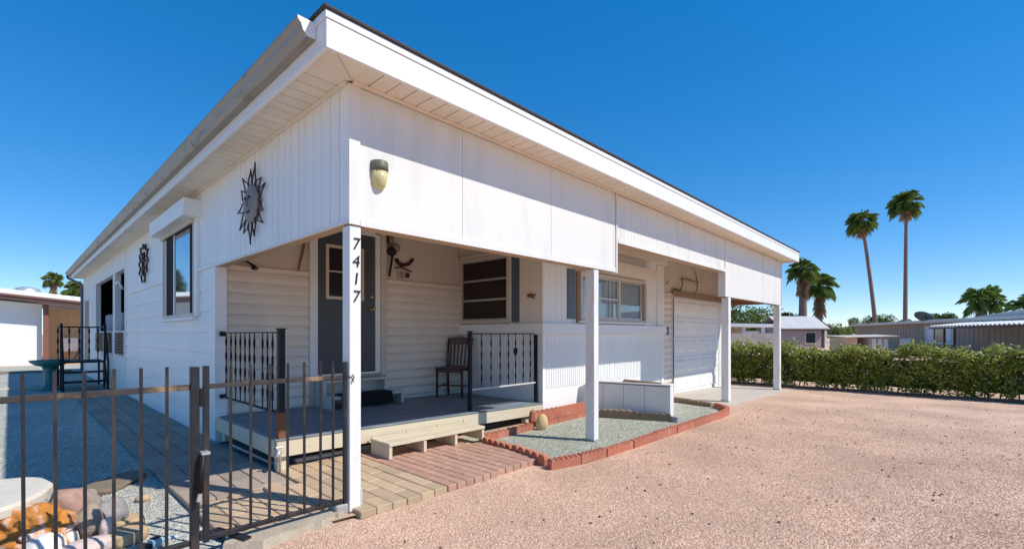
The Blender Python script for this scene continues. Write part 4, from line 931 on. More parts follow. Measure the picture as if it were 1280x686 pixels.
E1 = thing('front_edging', 'red scalloped concrete edging curving along the pink gravel', 'edging')
edging(E1, 'edging_red', [(2.03, -0.33), (2.42, -0.43), (2.86, -0.475), (3.44, -0.49), (4.65, -0.50), (6.45, -0.50)], 0.56, 6, 0.085, 0.075)
edging(E1, 'edging_red', [(6.46, -0.50), (6.8, -0.47), (7.1, -0.38), (7.33, -0.22), (7.46, -0.02)], 0.28, 3, 0.085, 0.07)
E2 = thing('side_edging', 'dark red round-topped edging beside the red pavers', 'edging')
edging(E2, 'edging_red', [(2.10, -0.24), (2.34, 0.98)], 0.62, 5, 0.07, 0.06, 0.05)
E3 = thing('deck_edging', 'red scalloped edging below the cream rim of the deck', 'edging')
edging(E3, 'edging_red', [(2.36, 1.06), (3.42, 1.10)], 0.54, 6, 0.085, 0.07)
E4 = thing('wall_edging', 'two tiers of red scalloped edging against the white window wall', 'edging')
edging(E4, 'edging_red', [(3.60, 1.16), (5.1, 1.22)], 0.5, 6, 0.06, 0.07, 0.02); edging(E4, 'edging_red', [(3.62, 1.30), (5.1, 1.34)], 0.6, 6, 0.19, 0.07, 0.03)
E5 = thing('shaded_edging', 'brown scalloped edging at the foot of the low white wing wall', 'edging')
edging(E5, 'edging_brown', [(4.95, 1.05), (5.42, -0.10)], 0.6, 6, 0.125, 0.07)
E6 = thing('slab_edging', 'brown scalloped edging between the gravel bed and the carport slab', 'edging')
edging(E6, 'edging_brown', [(7.74, 0.95), (7.52, 0.04)], 0.46, 5, 0.085, 0.07)
E7 = thing('hedge_edging', 'dark low scalloped edging along the foot of the hedge', 'edging')
edging(E7, 'edging_dark', [(13.45, 5.0), (13.45, -7.0)], 0.6, 5, 0.05, 0.06)
tag(bx('corner_block', 'grey_block', None, 5.40, 5.58, -0.20, -0.09, gz(5.5), gz(5.5) + 0.10, bevel=0.01), 'grey concrete block at the end of the low white wing wall', 'block')
# egg-shaped stone / painted egg
eg = [(0.0001, 0.0), (0.05, 0.002), (0.075, 0.03), (0.085, 0.07), (0.075, 0.12), (0.05, 0.165), (0.025, 0.185), (0.0001, 0.19)]
o = MB().lathe(eg, (0, 0, 0), 16, False).build('flat_stone', 'egg_stone', None, smooth=True); o.location = (3.50, 1.0, 0.005); o.scale = (1.1, 0.75, 1.25); o.rotation_euler = (0.05, 0.1, R(-40))
tag(o, 'yellow egg-shaped stone upright beside the red edging', 'stone')
o = MB().lathe([(0.0001, 0), (0.06, 0.02), (0.07, 0.08), (0.05, 0.17), (0.0001, 0.2)], (0, 0, 0), 7, False).build('red_rock', 'edging_red'); o.location = (3.50, 1.16, 0.02); o.scale = (1, 1, 1.35)
tag(o, 'rough red rock standing behind the yellow egg stone', 'rock')
# low wing wall
WW = thing('wing_wall', 'low white panelled wing wall standing out from the window wall', 'wall', (5.45, -0.05, 0.0), R(100.8), local=True)
wl_len = 1.46
bx('core', 'plywood_white', WW, 0.004, wl_len, -0.205, -0.012, -0.02, 0.545)
for a, b in ((0.045, 0.40), (0.406, 0.76), (0.766, 1.12), (1.126, 1.45)): bx('panel', 'plywood_white', WW, a, b, -0.0115, 0.004, -0.01, 0.545, bevel=0.003)
bx('end_board', 'plywood_white', WW, -0.012, 0.0035, -0.21, 0.006, -0.02, 0.56, bevel=0.003); bx('corner_strip', 'plywood_white', WW, 0.0036, 0.043, -0.0115, 0.010, -0.01, 0.5445, bevel=0.003)
bx('cap', 'plywood_white', WW, -0.02, wl_len, -0.22, 0.012, 0.5605, 0.583, bevel=0.004)
tag(MB().prism([(5.46, 0.10, 0.586), (5.56, 0.12, 0.586), (5.45, 0.78, 0.586), (5.34, 0.74, 0.586)], [(5.47, 0.12, 0.60), (5.55, 0.14, 0.602), (5.44, 0.76, 0.626), (5.35, 0.72, 0.618)]).build('weathered_board', 'edging_brown'), 'weathered brown board lying on top of the low white wing wall', 'board')

# ================================================================== ROCK PILE
def rock(name, mat, loc, size, seed, label, cat='rock', rough=0.16, flat=False, sub=4, rz=0.0, group=None, jag=0.045):
    bm = bmesh.new(); bmesh.ops.create_icosphere(bm, subdivisions=sub, radius=1.0)
    r_ = random.Random(seed); waves = [(Vector((r_.gauss(0, 1), r_.gauss(0, 1), r_.gauss(0, 1))) * fr, r_.uniform(0, 6.3), am) for fr, am in ((1.1, 1.0), (1.5, .8), (2.2, .55), (3.2, .4), (4.6, .28), (6.5, .2)) for _ in range(2)]
    for v in bm.verts:
        d = sum(am * math.sin(w.dot(v.co) + ph) for w, ph, am in waves) / 2.2
        c = v.co * (1 + rough * d)
        if jag: c *= 1 + jag * (mnoise.multi_fractal(v.co * 3.0, 0.6, 2.2, 5) - 1.0) + jag * .8 * (abs(math.sin(6 * v.co.x + 3 * mnoise.noise(v.co * 2))) - .5)
        if flat: c.z = max(-0.6, min(0.6, c.z * 1.6))
        c.z = max(c.z, -0.75)
        v.co = Vector((c.x * size[0], c.y * size[1], (c.z + 0.75) / 1.75 * 2 * size[2]))
    me = bpy.data.meshes.new(name); bm.to_mesh(me); bm.free()
    for p in me.polygons: p.use_smooth = True
    o = link(name, me, mat, None, loc, (0, 0, rz)); tag(o, label, cat, group); return o
rock('boulder', 'stone_orange', (-1.70, 0.93, 0.0), (0.21, 0.24, 0.135), 3, 'jagged orange boulder with white veins under the round stone slab', rough=0.34, sub=5, rz=.4, jag=0.13)
rock('boulder', 'stone_pink', (-1.50, 1.32, 0.0), (0.13, 0.16, 0.145), 5, 'smooth pinkish boulder behind the orange boulder')
rock('boulder', 'stone_taupe', (-1.425, 0.90, 0.0), (0.085, 0.10, 0.12), 8, 'tall taupe rock between the pinkish boulder and the dark grey rock')
rock('boulder', 'stone_grey', (-1.30, 1.02, 0.0), (0.11, 0.12, 0.10), 9, 'dark grey rock beside the tan stone blocks', rough=.2)
rock('boulder', 'stone_mauve', (-1.37, 1.50, 0.0), (0.10, 0.12, 0.11), 12, 'mauve speckled rock behind the dark grey rock', rough=.22)
rock('stone_block', 'stone_tan', (-1.20, 0.98, 0.0), (0.09, 0.10, 0.045), 14, 'flat tan stone beside the dark grey rock', flat=True)
rock('stone_block', 'stone_tan', (-1.26, 0.66, 0.0), (0.11, 0.10, 0.055), 15, 'thick tan stone nearest the small blue garden light', flat=True)
rock('white_stone', 'stone_white', (-1.63, 0.70, 0.0), (0.10, 0.10, 0.085), 17, 'large round white stone in front of the orange boulder', rough=.08)
rock('white_stone', 'stone_white', (-1.515, 0.80, 0.0), (0.045, 0.05, 0.06), 18, 'small upright white stone beside the large white stone', rough=.15)
rock('white_stone', 'stone_rose', (-1.45, 0.62, 0.0), (0.13, 0.10, 0.05), 19, 'rosy pale stone lying in front of the taupe rock', rough=.1)
rock('white_stone', 'stone_rose', (-1.345, 0.72, 0.0), (0.04, 0.04, 0.085), 21, 'narrow cream stone leaning on the dark grey rock', rough=.2)
rock('flagstone', 'flag_brown', (-1.13, 2.25, 0.0), (0.34, 0.16, 0.035), 23, 'long flat brown flagstone on the gravel by the paver path', flat=True, rough=.2, rz=.9)
rock('pebble', 'stone_tan', (-1.02, 1.55, 0.0), (0.05, 0.05, 0.03), 25, 'small tan stone beside the paver path', rough=.1)
rock('boulder', 'stone_taupe', (-1.95, 0.62, 0.0), (0.2, 0.2, 0.11), 31, 'brown boulder left of the white stone below the orange boulder', rough=.2)
sl = MB(); ring = []
for i in range(40):
    a = 2 * math.pi * i / 40; r_ = 0.40 + 0.015 * math.sin(3 * a) + rng.uniform(-.004, .004); ring.append((r_ * math.cos(a), r_ * 0.95 * math.sin(a)))
sl.prism([(x * .93, y * .93, 0.0) for x, y in ring], [(x, y, 0.018) for x, y in ring]); sl.prism([(x, y, 0.0182) for x, y in ring], [(x, y, 0.062) for x, y in ring]); sl.prism([(x, y, 0.0622) for x, y in ring], [(x * .95, y * .95, 0.085) for x, y in ring])
o = sl.build('stone_slab', 'stone_slab'); o.location = (-1.98, 1.22, 0.262); o.rotation_euler = (R(3), R(-2), 0); tag(o, 'round pale stone slab resting on the orange boulder', 'stone slab')
gl = thing('garden_light', 'small pale blue garden light lying behind the iron fence', 'garden light', (-1.13, 0.44, 0.0), R(30), local=True)
MB().lathe([(0.03, 0), (0.045, 0.01), (0.045, 0.05), (0.035, 0.06)], (0, 0, 0), 14).build('body', 'pale_blue', gl, smooth=True); bx('panel', 'black_metal', gl, -0.025, 0.025, -0.02, 0.02, 0.0605, 0.066)
MB().tube([(0.04, 0, 0.03), (0.10, 0.02, 0.015), (0.15, -0.01, 0.01)], 0.012, 8).build('stake', 'pale_blue', gl); bx('lens', 'black_metal', gl, -0.055, -0.04, -0.02, 0.02, 0.015, 0.045)
# ================================================================== LEFT YARD
BB = thing('bird_bath', 'teal glazed bird bath on the gravel beside the black stairs', 'bird bath', (-1.11, 13.05, 0.0))
MB().lathe([(0.18, 0.0), (0.19, 0.05), (0.11, 0.10), (0.10, 0.3), (0.12, 0.5), (0.15, 0.58)], (-1.11, 13.05, 0.0), 20).build('pedestal', 'teal_glaze', BB, smooth=True)
MB().lathe([(0.12, 0.58), (0.26, 0.62), (0.36, 0.69), (0.38, 0.74), (0.36, 0.745), (0.32, 0.70), (0.0001, 0.66)], (-1.11, 13.05, 0.0), 24, False).build('basin', 'teal_glaze', BB, smooth=True)
tag(bx('curb_strip', 'concrete', None, -2.2, -1.0, 13.5, 13.7, 0.006, 0.07, bevel=0.01), 'low concrete curb strip behind the bird bath', 'curb')
BS = thing('metal_stairs', 'black metal stairs with handrails against the white side wall', 'stairs', (-0.5, 12.9, 0.0))
for y, z in ((12.15, 0.20), (12.45, 0.42), (12.75, 0.66)): bx('tread', 'black_metal', BS, -0.92, -0.10, y, y + (0.26 if z < .6 else 1.2), z, z + 0.04)
for x in (-0.92, -0.10):
    MB().prism([(x - .02, 12.1, 0.0), (x - .02, 12.18, 0.0), (x - .02, 12.82, 0.62), (x - .02, 12.82, 0.69)], [(x + .02, 12.1, 0.0), (x + .02, 12.18, 0.0), (x + .02, 12.82, 0.62), (x + .02, 12.82, 0.69)]).build('stringer', 'black_metal', BS)
    for y in (12.80, 13.92): bx('leg', 'black_metal', BS, x - 0.022, x + 0.022, y, y + 0.044, 0.0, 0.658)
    bx('newel_post', 'black_metal', BS, x - 0.025, x + 0.025, 12.68, 12.73, 0.701, 1.66)
for x in (-0.92, -0.10):
    MB().tube([(x, 12.12, 0.1), (x, 12.14, 0.75), (x, 12.68, 1.58)], 0.022, 6).build('handrail', 'black_metal', BS)
    MB().tube([(x, 12.70, 1.58), (x, 13.94, 1.58)], 0.02, 6).build('handrail', 'black_metal', BS)
MB().tube([(-0.92, 13.94, 1.58), (-0.10, 13.94, 1.58)], 0.02, 6).build('handrail', 'black_metal', BS)
tw = twisted(0.9, 0.022, 3, 18).build('baluster', 'black_metal'); tw.parent = BS; i0 = 0
for x in (-0.92, -0.70, -0.50, -0.30, -0.12):
    o = tw if i0 == 0 else dup(tw, (0, 0, 0), BS); o.location = (x + 0.5, 13.94 - 12.9, 0.69); i0 = 1

# ================================================================== NEIGHBOURS
# left: white home beyond the gravel yard
NL = thing('neighbour_house', 'white neighbouring home with brown fascia and tan carport wall', 'house', (-6, 26.6, 0))
def slopez(x): return 2.62 + (0.5 - x) * 0.095 if x > -9 else 2.62 + 9.5 * 0.095 - (-9 - x) * 0.095
w_ = MB(); w_.prism([(-16, 26.7, 0), (-0.8, 26.7, 0), (-0.8, 26.7, slopez(-0.8) - .02), (-9, 26.7, slopez(-9) - .02), (-16, 26.7, slopez(-16) - .02)], [(-16, 34, 0), (-0.8, 34, 0), (-0.8, 34, slopez(-0.8) - .02), (-9, 34, slopez(-9) - .02), (-16, 34, slopez(-16) - .02)])
w_.build('wall', 'nb_white', NL)
def sloped_bar(name, mat, xa, xb, y0, y1, d0, d1):
    return MB().prism([(xa, y0, slopez(xa) + d0), (xb, y0, slopez(xb) + d0), (xb, y0, slopez(xb) + d1), (xa, y0, slopez(xa) + d1)], [(xa, y1, slopez(xa) + d0), (xb, y1, slopez(xb) + d0), (xb, y1, slopez(xb) + d1), (xa, y1, slopez(xa) + d1)]).build(name, mat, NL)
for a, b in ((-16, -9), (-9, 6)):
    sloped_bar('fascia', 'nb_brown', a, b, 25.9, 26.0, 0.0, 0.17); sloped_bar('fascia_trim', 'nb_redpost', a, b, 25.86, 25.995, 0.171, 0.26); sloped_bar('roof', 'nb_white', a, b, 26.001, 34.5, 0.10, 0.30)
rb = sloped_bar('roof_rise', 'nb_white', -9, 6, 28.5, 34.4, 0.301, 0.62)
bx('post', 'nb_redpost', NL, -0.78, -0.60, 26.3, 26.5, 0, slopez(-0.7) - .01)
bx('carport_wall', 'nb_tan', NL, -0.58, 8, 28.6, 28.75, 0, 2.6)
rib = MB().box(0, 0.05, 28.57, 28.599, 0.0, 2.55).build('rib', 'nb_tan', NL); rib.location = (-0.5, 0, 0)
for i in range(1, 25): dup(rib, (-0.5 + i * 0.33, 0, 0), NL)
MB().lathe([(0.5, 0.0), (0.5, 0.15), (0.42, 0.35), (0.2, 0.42)], (-1.2, 30, slopez(-1.2) + .5), 16).build('roof_vent', 'aluminium', NL, smooth=True)
tag(bx('utility_box', 'nb_white', None, -0.05, 0.5, 28.0, 28.4, 0.55, 1.2, bevel=0.02), 'white utility sink against the tan carport wall', 'sink')
tag(MB().tube([(0.3, 28.0, 0.0), (0.6, 27.9, 0.7), (1.3, 27.8, 1.5)], 0.06, 6).build('drain_hose', 'slate_panel'), 'grey hose rising beside the white utility sink', 'hose')
tag(bx('dirt_strip', 'flag_brown', None, -6, -0.2, 20.6, 21.4, 0.012, 0.05), 'brown earth strip across the gravel before the white neighbouring home', 'soil')

# right: long taupe home seen over the hedge (turned 23 degrees)
NR = thing('neighbour_house', 'long taupe neighbouring home with cream eave and white-framed window', 'house', (39.32, -6.95, -0.13), R(23.45), local=True)
def nr(name, mat, *b, bevel=0.0): return bx(name, mat, NR, *b, bevel=bevel)
nr('wall', 'nb_taupe', -6, 31, -7, 0, 0.0, 2.40)
rb_ = MB().box(0, 0.06, 0.0, 0.02, 0.2, 2.38).build('batten', 'nb_taupe', NR)
for i in range(1, 60):
    x = -6 + i * 0.6
    if 8.6 < x < 14.3: continue
    dup(rb_, (x, 0.001, 0), NR)
rb_.location = (-6, 0.001, 0)
nr('eave', 'nb_eave', -6.5, 31.6, -7.5, 0.55, 2.41, 2.62); nr('roof', 'nb_white', -6.4, 31.4, -7.3, 0.3, 2.622, 2.68)
MB().prism([(-6.5, 0.2, 2.66), (6.5, 0.2, 2.70), (-6.5, 0.2, 3.45)], [(-6.5, -7, 2.66), (6.5, -7, 2.70), (-6.5, -7, 3.45)]).build('gable_roof', 'nb_roof', NR)
wn_ = flat_frame(NR, 'window', 'nb_white', 'x', 9.0, 13.6, 0.7, 2.15, 0.005, 0.09, 0.16)
for a, b in ((9.2, 10.5), (10.62, 12.0), (12.12, 13.4)): bx('pane', 'nb_glass', wn_, a, b, 0.03, 0.05, 0.9, 1.96)
curtain(wn_, 9.25, 10.4, 0.07, 0.9, 1.95, 0.02, 0.35, 'nb_white', axis='x'); curtain(wn_, 12.2, 13.35, 0.07, 0.9, 1.95, 0.02, 0.35, 'nb_white', axis='x')
aw_ = thing('awning', 'corrugated pale awning on thin posts beside the taupe home', 'awning', (39.32, -6.95, -0.13), R(23.45), local=True)
vs, fs = [], []
nw = 90
for i in range(nw + 1):
    x = -4 + 10.6 * i / nw; dzz = 0.05 * math.sin(2 * math.pi * x / 0.42)
    for y, z in ((0.56, 2.32), (2.6, 2.08)): vs += [(x, y, z + dzz), (x, y, z + dzz - 0.02)]
for i in range(nw):
    a, b = i * 4, i * 4 + 4; fs += [(a, b, b + 2, a + 2), (a + 1, a + 3, b + 3, b + 1), (a + 2, b + 2, b + 3, a + 3), (a, a + 1, b + 1, b)]
MB().add(vs, fs).build('roof_sheet', 'nb_white', aw_); bx('edge_beam', 'nb_brown', aw_, -4, 6.6, 2.5, 2.58, 1.88, 1.98)
for x in (3.3, 4.6): bx('post', 'nb_brown', aw_, x, x + 0.12, 2.45, 2.55, 0, 1.878)
DI = thing('satellite_dish', 'grey oval satellite dish on the roof of the taupe home', 'satellite dish', (51.2, -1.5, 2.5), R(60), local=True)
dv, df = [], []
for i in range(1, 6):
    for k_i in range(20):
        a = 2 * math.pi * k_i / 20; r_ = i / 5; dv.append((r_ * 0.78 * math.cos(a), 0.15 * r_ * r_, 0.50 * r_ * math.sin(a)))
dv.append((0, 0, 0))
for i in range(4):
    for k_i in range(20): df.append((i * 20 + k_i, i * 20 + (k_i + 1) % 20, (i + 1) * 20 + (k_i + 1) % 20, (i + 1) * 20 + k_i))
for k_i in range(20): df.append((100, (k_i + 1) % 20, k_i))
bowl = MB().add(dv, df).build('bowl', 'dish_grey', DI, smooth=True); bowl.location = (0, 0, 0.42); bowl.rotation_euler = (R(-30), R(-12), 0)
so = bowl.modifiers.new('thick', 'SOLIDIFY'); so.thickness = 0.03
MB().tube([(0, 0.05, 0.0), (0, 0.05, 0.4)], 0.05, 8).build('mast', 'dish_grey', DI)
# garden shed before the taupe home
SH = thing('garden_shed', 'small beige lean-to shed with open dark doorway in front of the taupe home', 'shed', (46.6, 3.4, -0.13), R(-46.75), local=True)
bx('wall', 'nb_tan', SH, 0, 1.0, 0, 2.0, 0, 1.2); bx('wall', 'nb_lilac', SH, 1.9, 3.6, 0, 2.0, 0, 1.2); bx('back_wall', 'dark_room', SH, 1.01, 1.89, 1.8, 1.95, 0, 1.2)
MB().prism([(-0.2, -0.3, 1.21), (4.3, -0.3, 1.30), (4.3, -0.3, 1.36), (-0.2, -0.3, 1.27)], [(-0.2, 2.3, 1.31), (4.3, 2.3, 1.40), (4.3, 2.3, 1.46), (-0.2, 2.3, 1.37)]).build('roof', 'nb_eave', SH)
for x in (2.2, 2.7, 3.2): bx('panel', 'nb_white', SH, x, x + 0.35, -0.03, -0.002, 0.2, 1.1)
tag(bx('white_cabinet', 'nb_white', None, 50.0, 51.0, -0.6, 0.1, -0.13, 1.0, bevel=0.03), 'white cabinet standing between the beige shed and the taupe home', 'cabinet')
# beige cottage with gable
NC = thing('neighbour_cottage', 'small lilac-grey cottage with pale gabled roof beyond the hedge', 'house', (52.4, 12.0, -0.13), R(-46.75), local=True)
bx('wall', 'nb_lilac', NC, 2.1, 7.35, 0, 4.2, 0, 2.2)
MB().prism([(7.36, 0, 0), (7.36, 4.2, 0), (7.36, 4.2, 2.2), (7.36, 2.1, 3.3), (7.36, 0, 2.2)], [(7.42, 0, 0), (7.42, 4.2, 0), (7.42, 4.2, 2.2), (7.42, 2.1, 3.3), (7.42, 0, 2.2)]).build('gable', 'nb_white', NC)
rp = MB().prism([(0, -0.45, 2.02), (1.24, -0.45, 2.02), (1.24, 2.1, 3.36), (0, 2.1, 3.36)], [(0, -0.45, 2.12), (1.24, -0.45, 2.12), (1.24, 2.1, 3.46), (0, 2.1, 3.46)]).build('roof_sheet', 'nb_roof', NC); rp.location = (2.44, 0, 0)
for i in range(1, 4): dup(rp, (2.44 + i * 1.26, 0, 0), NC)
MB().prism([(2.4, 2.11, 3.36), (7.5, 2.11, 3.36), (7.5, 4.7, 2.02), (2.4, 4.7, 2.02)], [(2.4, 2.11, 3.46), (7.5, 2.11, 3.46), (7.5, 4.7, 2.12), (2.4, 4.7, 2.12)]).build('rear_roof', 'nb_roof', NC)
bx('eave_board', 'nb_brown', NC, 2.4, 7.4, -0.42, -0.36, 1.9, 2.0)
MB().prism([(7.51, -0.45, 2.02), (7.51, 2.1, 3.36), (7.51, 4.7, 2.02), (7.51, 4.7, 2.2), (7.51, 2.1, 3.5), (7.51, -0.45, 2.2)], [(7.58, -0.45, 2.02), (7.58, 2.1, 3.36), (7.58, 4.7, 2.02), (7.58, 4.7, 2.2), (7.58, 2.1, 3.5), (7.58, -0.45, 2.2)]).build('barge_board', 'nb_brown', NC)
cw = flat_frame(NC, 'window', 'nb_eave', 'x', 5.1, 6.3, 0.45, 1.72, -0.06, -0.002, 0.09); bx('pane', 'nb_glass', cw, 5.19, 6.21, -0.03, -0.01, 0.54, 1.63)
bx('corner_trim', 'nb_brown', NC, 6.9, 7.1, -0.03, -0.001, 0, 2.0); bx('corner_trim', 'nb_white', NC, 7.2, 7.355, -0.04, -0.001, 0, 2.0)
# white open carport building and block wall
NW = thing('neighbour_carport', 'white open-sided carport with posts behind a block wall', 'carport', (36.6, 11.2, -0.13), R(-46.75), local=True)
MB().prism([(-8, -0.5, 2.25), (5.2, -0.5, 2.05), (5.2, -0.5, 2.3), (-8, -0.5, 2.5)], [(-8, 5, 2.25), (5.2, 5, 2.05), (5.2, 5, 2.3), (-8, 5, 2.5)]).build('roof', 'nb_white', NW)
for x in (-3.0, -1.0, 0.95, 2.75, 4.3): bx('post', 'nb_white', NW, x, x + 0.2, -0.3, -0.1, 0, 2.02)
bx('rear_wall', 'nb_lilac', NW, -8, 5.2, 4.2, 4.4, 0, 2.0); bx('locker', 'nb_white', NW, 3.0, 4.2, 0.0, 0.8, 0, 1.75); bx('parked_load', 'nb_glass', NW, 0.0, 2.4, 1.5, 3.2, 0.5, 1.5)
BWL = thing('block_wall', 'grey block garden wall in front of the white open carport', 'wall', (34.5, 9.4, -0.13), R(-46.75), local=True)
bx('core', 'nb_block', BWL, -5.98, 4.38, 0.02, 0.18, 0, 1.50)
blk = brick_mesh('block', 0.79, 0.22, 0.38, 0.01); blk.materials.append(MATS['nb_block'])
for r_i in range(4):
    for c_i in range(13):
        link('block', blk, None, BWL, (-5.6 + c_i * 0.8 - (0.4 if r_i % 2 else 0), 0.1, 0.2 + r_i * 0.39))

# ================================================================== VEGETATION
def leaf_cloud(pts, size, seed, aspect=0.5, up=0.3):
    """folded leaf blades (2 quads each) at the given points"""
    r_ = np.random.default_rng(seed); n = len(pts)
    nrm = r_.normal(size=(n, 3)); nrm[:, 2] = np.abs(nrm[:, 2]) + up; nrm /= np.linalg.norm(nrm, axis=1)[:, None]
    t = r_.normal(size=(n, 3)); t -= nrm * (t * nrm).sum(1)[:, None]; t /= np.linalg.norm(t, axis=1)[:, None]
    b = np.cross(nrm, t); s = (size * r_.uniform(0.6, 1.3, n))[:, None]
    p = np.asarray(pts)
    v = np.stack([p - t * s, p + b * s * aspect + nrm * s * .15, p + t * s, p - b * s * aspect + nrm * s * .15], 1).reshape(-1, 3)
    i = np.arange(n)[:, None] * 4
    f = np.concatenate([i + np.array([[0, 1, 2]]), i + np.array([[0, 2, 3]])], 0)
    return v, f
def np_mesh(name, v, f, mat, parent=None, loc=(0, 0, 0)):
    me = bpy.data.meshes.new(name); me.from_pydata(v.tolist(), [], f.tolist()); me.update()
    return link(name, me, mat, parent, loc)
# hedge along the side of the drive
HG = thing('hedge', 'long clipped lantana hedge with small pale flowers beside the gravel drive', 'hedge', (14.0, -1.0, -0.13), local=True)
def hedge_top(y): return 1.08 + 0.05 * math.sin(1.7 * y) + 0.05 * math.sin(4.3 * y + 1) + 0.03 * math.sin(9.1 * y)
def hedge_half(y, z): return 0.44 + 0.05 * math.sin(2.3 * y + 3 * z) + 0.04 * math.sin(6.7 * y - 5 * z) - 0.10 * (z < 0.22) - 0.12 * max(0, z - 0.8)
y0h, y1h = -7.5, 9.5
pts = []; fpts = []
def hedge_clump(cx_, cy_, cz_, cr_, nl):
    q = nrg.normal(size=(nl, 3)); q /= np.linalg.norm(q, axis=1)[:, None]
    q *= (cr_ * nrg.uniform(0.55, 1.08, nl))[:, None]
    for a_ in q:
        if cz_ + a_[2] > 0.03: pts.append((cx_ + a_[0], cy_ + a_[1], cz_ + a_[2]))
for i in range(1050):
    y = nrg.uniform(y0h, y1h); ht = hedge_top(y); cr_ = nrg.uniform(0.085, 0.19)
    z = 0.09 + (ht - 0.12) * nrg.uniform()
    side = -1 if nrg.uniform() < 0.8 else 1
    hedge_clump(side * (hedge_half(y, z) + nrg.normal() * 0.055 - cr_ * .6), y, z, cr_, int(1500 * cr_ * cr_) + 12)
for i in range(420):
    y = nrg.uniform(y0h, y1h); cr_ = nrg.uniform(0.08, 0.16)
    hedge_clump(nrg.uniform(-.42, .42), y, hedge_top(y) - cr_ * .7 + nrg.normal() * .03, cr_, int(1500 * cr_ * cr_) + 12)
for i in range(260):
    y = nrg.uniform(y0h, y1h); ht = hedge_top(y); x = nrg.uniform(-.4, .4); hh = nrg.uniform(0.04, 0.22)
    for k_i in range(10): pts.append((x + nrg.normal() * .02, y + nrg.normal() * .02, ht + hh * k_i / 10))
    for k_i in range(2): fpts.append((x + nrg.normal() * .015, y + nrg.normal() * .015, ht + hh + nrg.uniform(-.02, .03)))
for i in range(3400):
    y = nrg.uniform(y0h, y1h); ht = hedge_top(y); z = 0.25 + (ht - 0.25) * nrg.uniform() ** 0.6; x = -hedge_half(y, z) - 0.02 + nrg.normal() * .05
    if nrg.uniform() < .35: z = ht + 0.03; x = nrg.uniform(-.45, .35)
    fpts.append((x, y, z))
v, f = leaf_cloud(pts, 0.038, 3, 0.6); np_mesh('foliage', v + np.array([0, 1.0, 0]), f, 'hedge_leaf', HG)
yp = [p for p in pts if (p[2] > 0.62 and nrg.uniform() < 0.45) or nrg.uniform() < 0.16]  # pale leaves, denser up high, put the sun's brightness into the hedge colour
vy, fy = leaf_cloud(np.array(yp) + nrg.normal(size=(len(yp), 3)) * .03 + [-.03, 0, .02], 0.042, 13, 0.6, up=.8); np_mesh('sunlit_leaves', vy + np.array([0, 1.0, 0]), fy, 'sunlit_leaf', HG)
v1, f1 = leaf_cloud(fpts, 0.022, 4, 0.9, up=0.8); v2, f2 = leaf_cloud(np.array(fpts) + [0, 0, .006], 0.018, 8, 0.9, up=1.2)
np_mesh('flowers', np.concatenate([v1, v2]) + np.array([0, 1.0, 0]), np.concatenate([f1, f2 + len(v1)]), 'flower', HG)['kind'] = 'stuff'
stm = MB()
for i in range(90):
    y = y0h + 1.0 + (y1h - y0h) * (i + rng.random()) / 90; x = rng.uniform(-.2, .2)
    stm.tube([(x, y, 0), (x + rng.uniform(-.1, .1), y + rng.uniform(-.1, .1), 0.45), (x + rng.uniform(-.2, .2), y + rng.uniform(-.25, .25), 0.85)], [0.016, 0.011, 0.006], 5)
stm.build('stems', 'bark', HG)['kind'] = 'stuff'
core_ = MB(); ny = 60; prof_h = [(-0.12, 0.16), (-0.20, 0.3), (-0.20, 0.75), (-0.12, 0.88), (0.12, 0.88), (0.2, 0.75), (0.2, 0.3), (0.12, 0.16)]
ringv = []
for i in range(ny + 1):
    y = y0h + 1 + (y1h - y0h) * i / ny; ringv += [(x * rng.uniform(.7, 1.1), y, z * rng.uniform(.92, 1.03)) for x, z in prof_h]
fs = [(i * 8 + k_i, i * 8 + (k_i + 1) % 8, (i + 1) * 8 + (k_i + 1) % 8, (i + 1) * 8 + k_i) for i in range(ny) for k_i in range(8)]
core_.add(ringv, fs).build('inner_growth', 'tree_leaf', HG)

def tree(loc, height, rad, label, mat, n, size, seed, trunk_h=None, squash=0.8, group=None, name='tree'):
    T = thing(name, label, 'tree', loc, 0.0, group, local=True)
    r_ = np.random.default_rng(seed); th0 = trunk_h or height * 0.4
    MB().tube([(0, 0, 0), (r_.normal() * .1, r_.normal() * .1, th0), (r_.normal() * .3, r_.normal() * .3, height * .8)], [rad * .07, rad * .05, rad * .02], 7).build('trunk', 'bark', T, smooth=True)
    pts = []
    for k_i in range(16):
        d = r_.normal(size=3); d /= np.linalg.norm(d); rr = rad * r_.uniform(.35, .75)
        c = np.array([d[0] * rr, d[1] * rr, height - rad * squash + d[2] * rr * squash]); cr = rad * r_.uniform(.28, .5)
        m_ = int(n / 16); q = r_.normal(size=(m_, 3)); q /= np.linalg.norm(q, axis=1)[:, None]; q *= (r_.uniform(.55, 1.05, m_) * cr)[:, None]; q[:, 2] *= squash
        pts.append(c + q)
        MB().tube([(0, 0, th0 * .9), tuple(c * [.5, .5, 1] * [1, 1, .85]), tuple(c)], [rad * .03, rad * .02, rad * .008], 5).build('limb', 'bark', T)
    v, f = leaf_cloud(np.concatenate(pts), size, seed, 0.6); np_mesh('crown', v, f, mat, T)
    return T
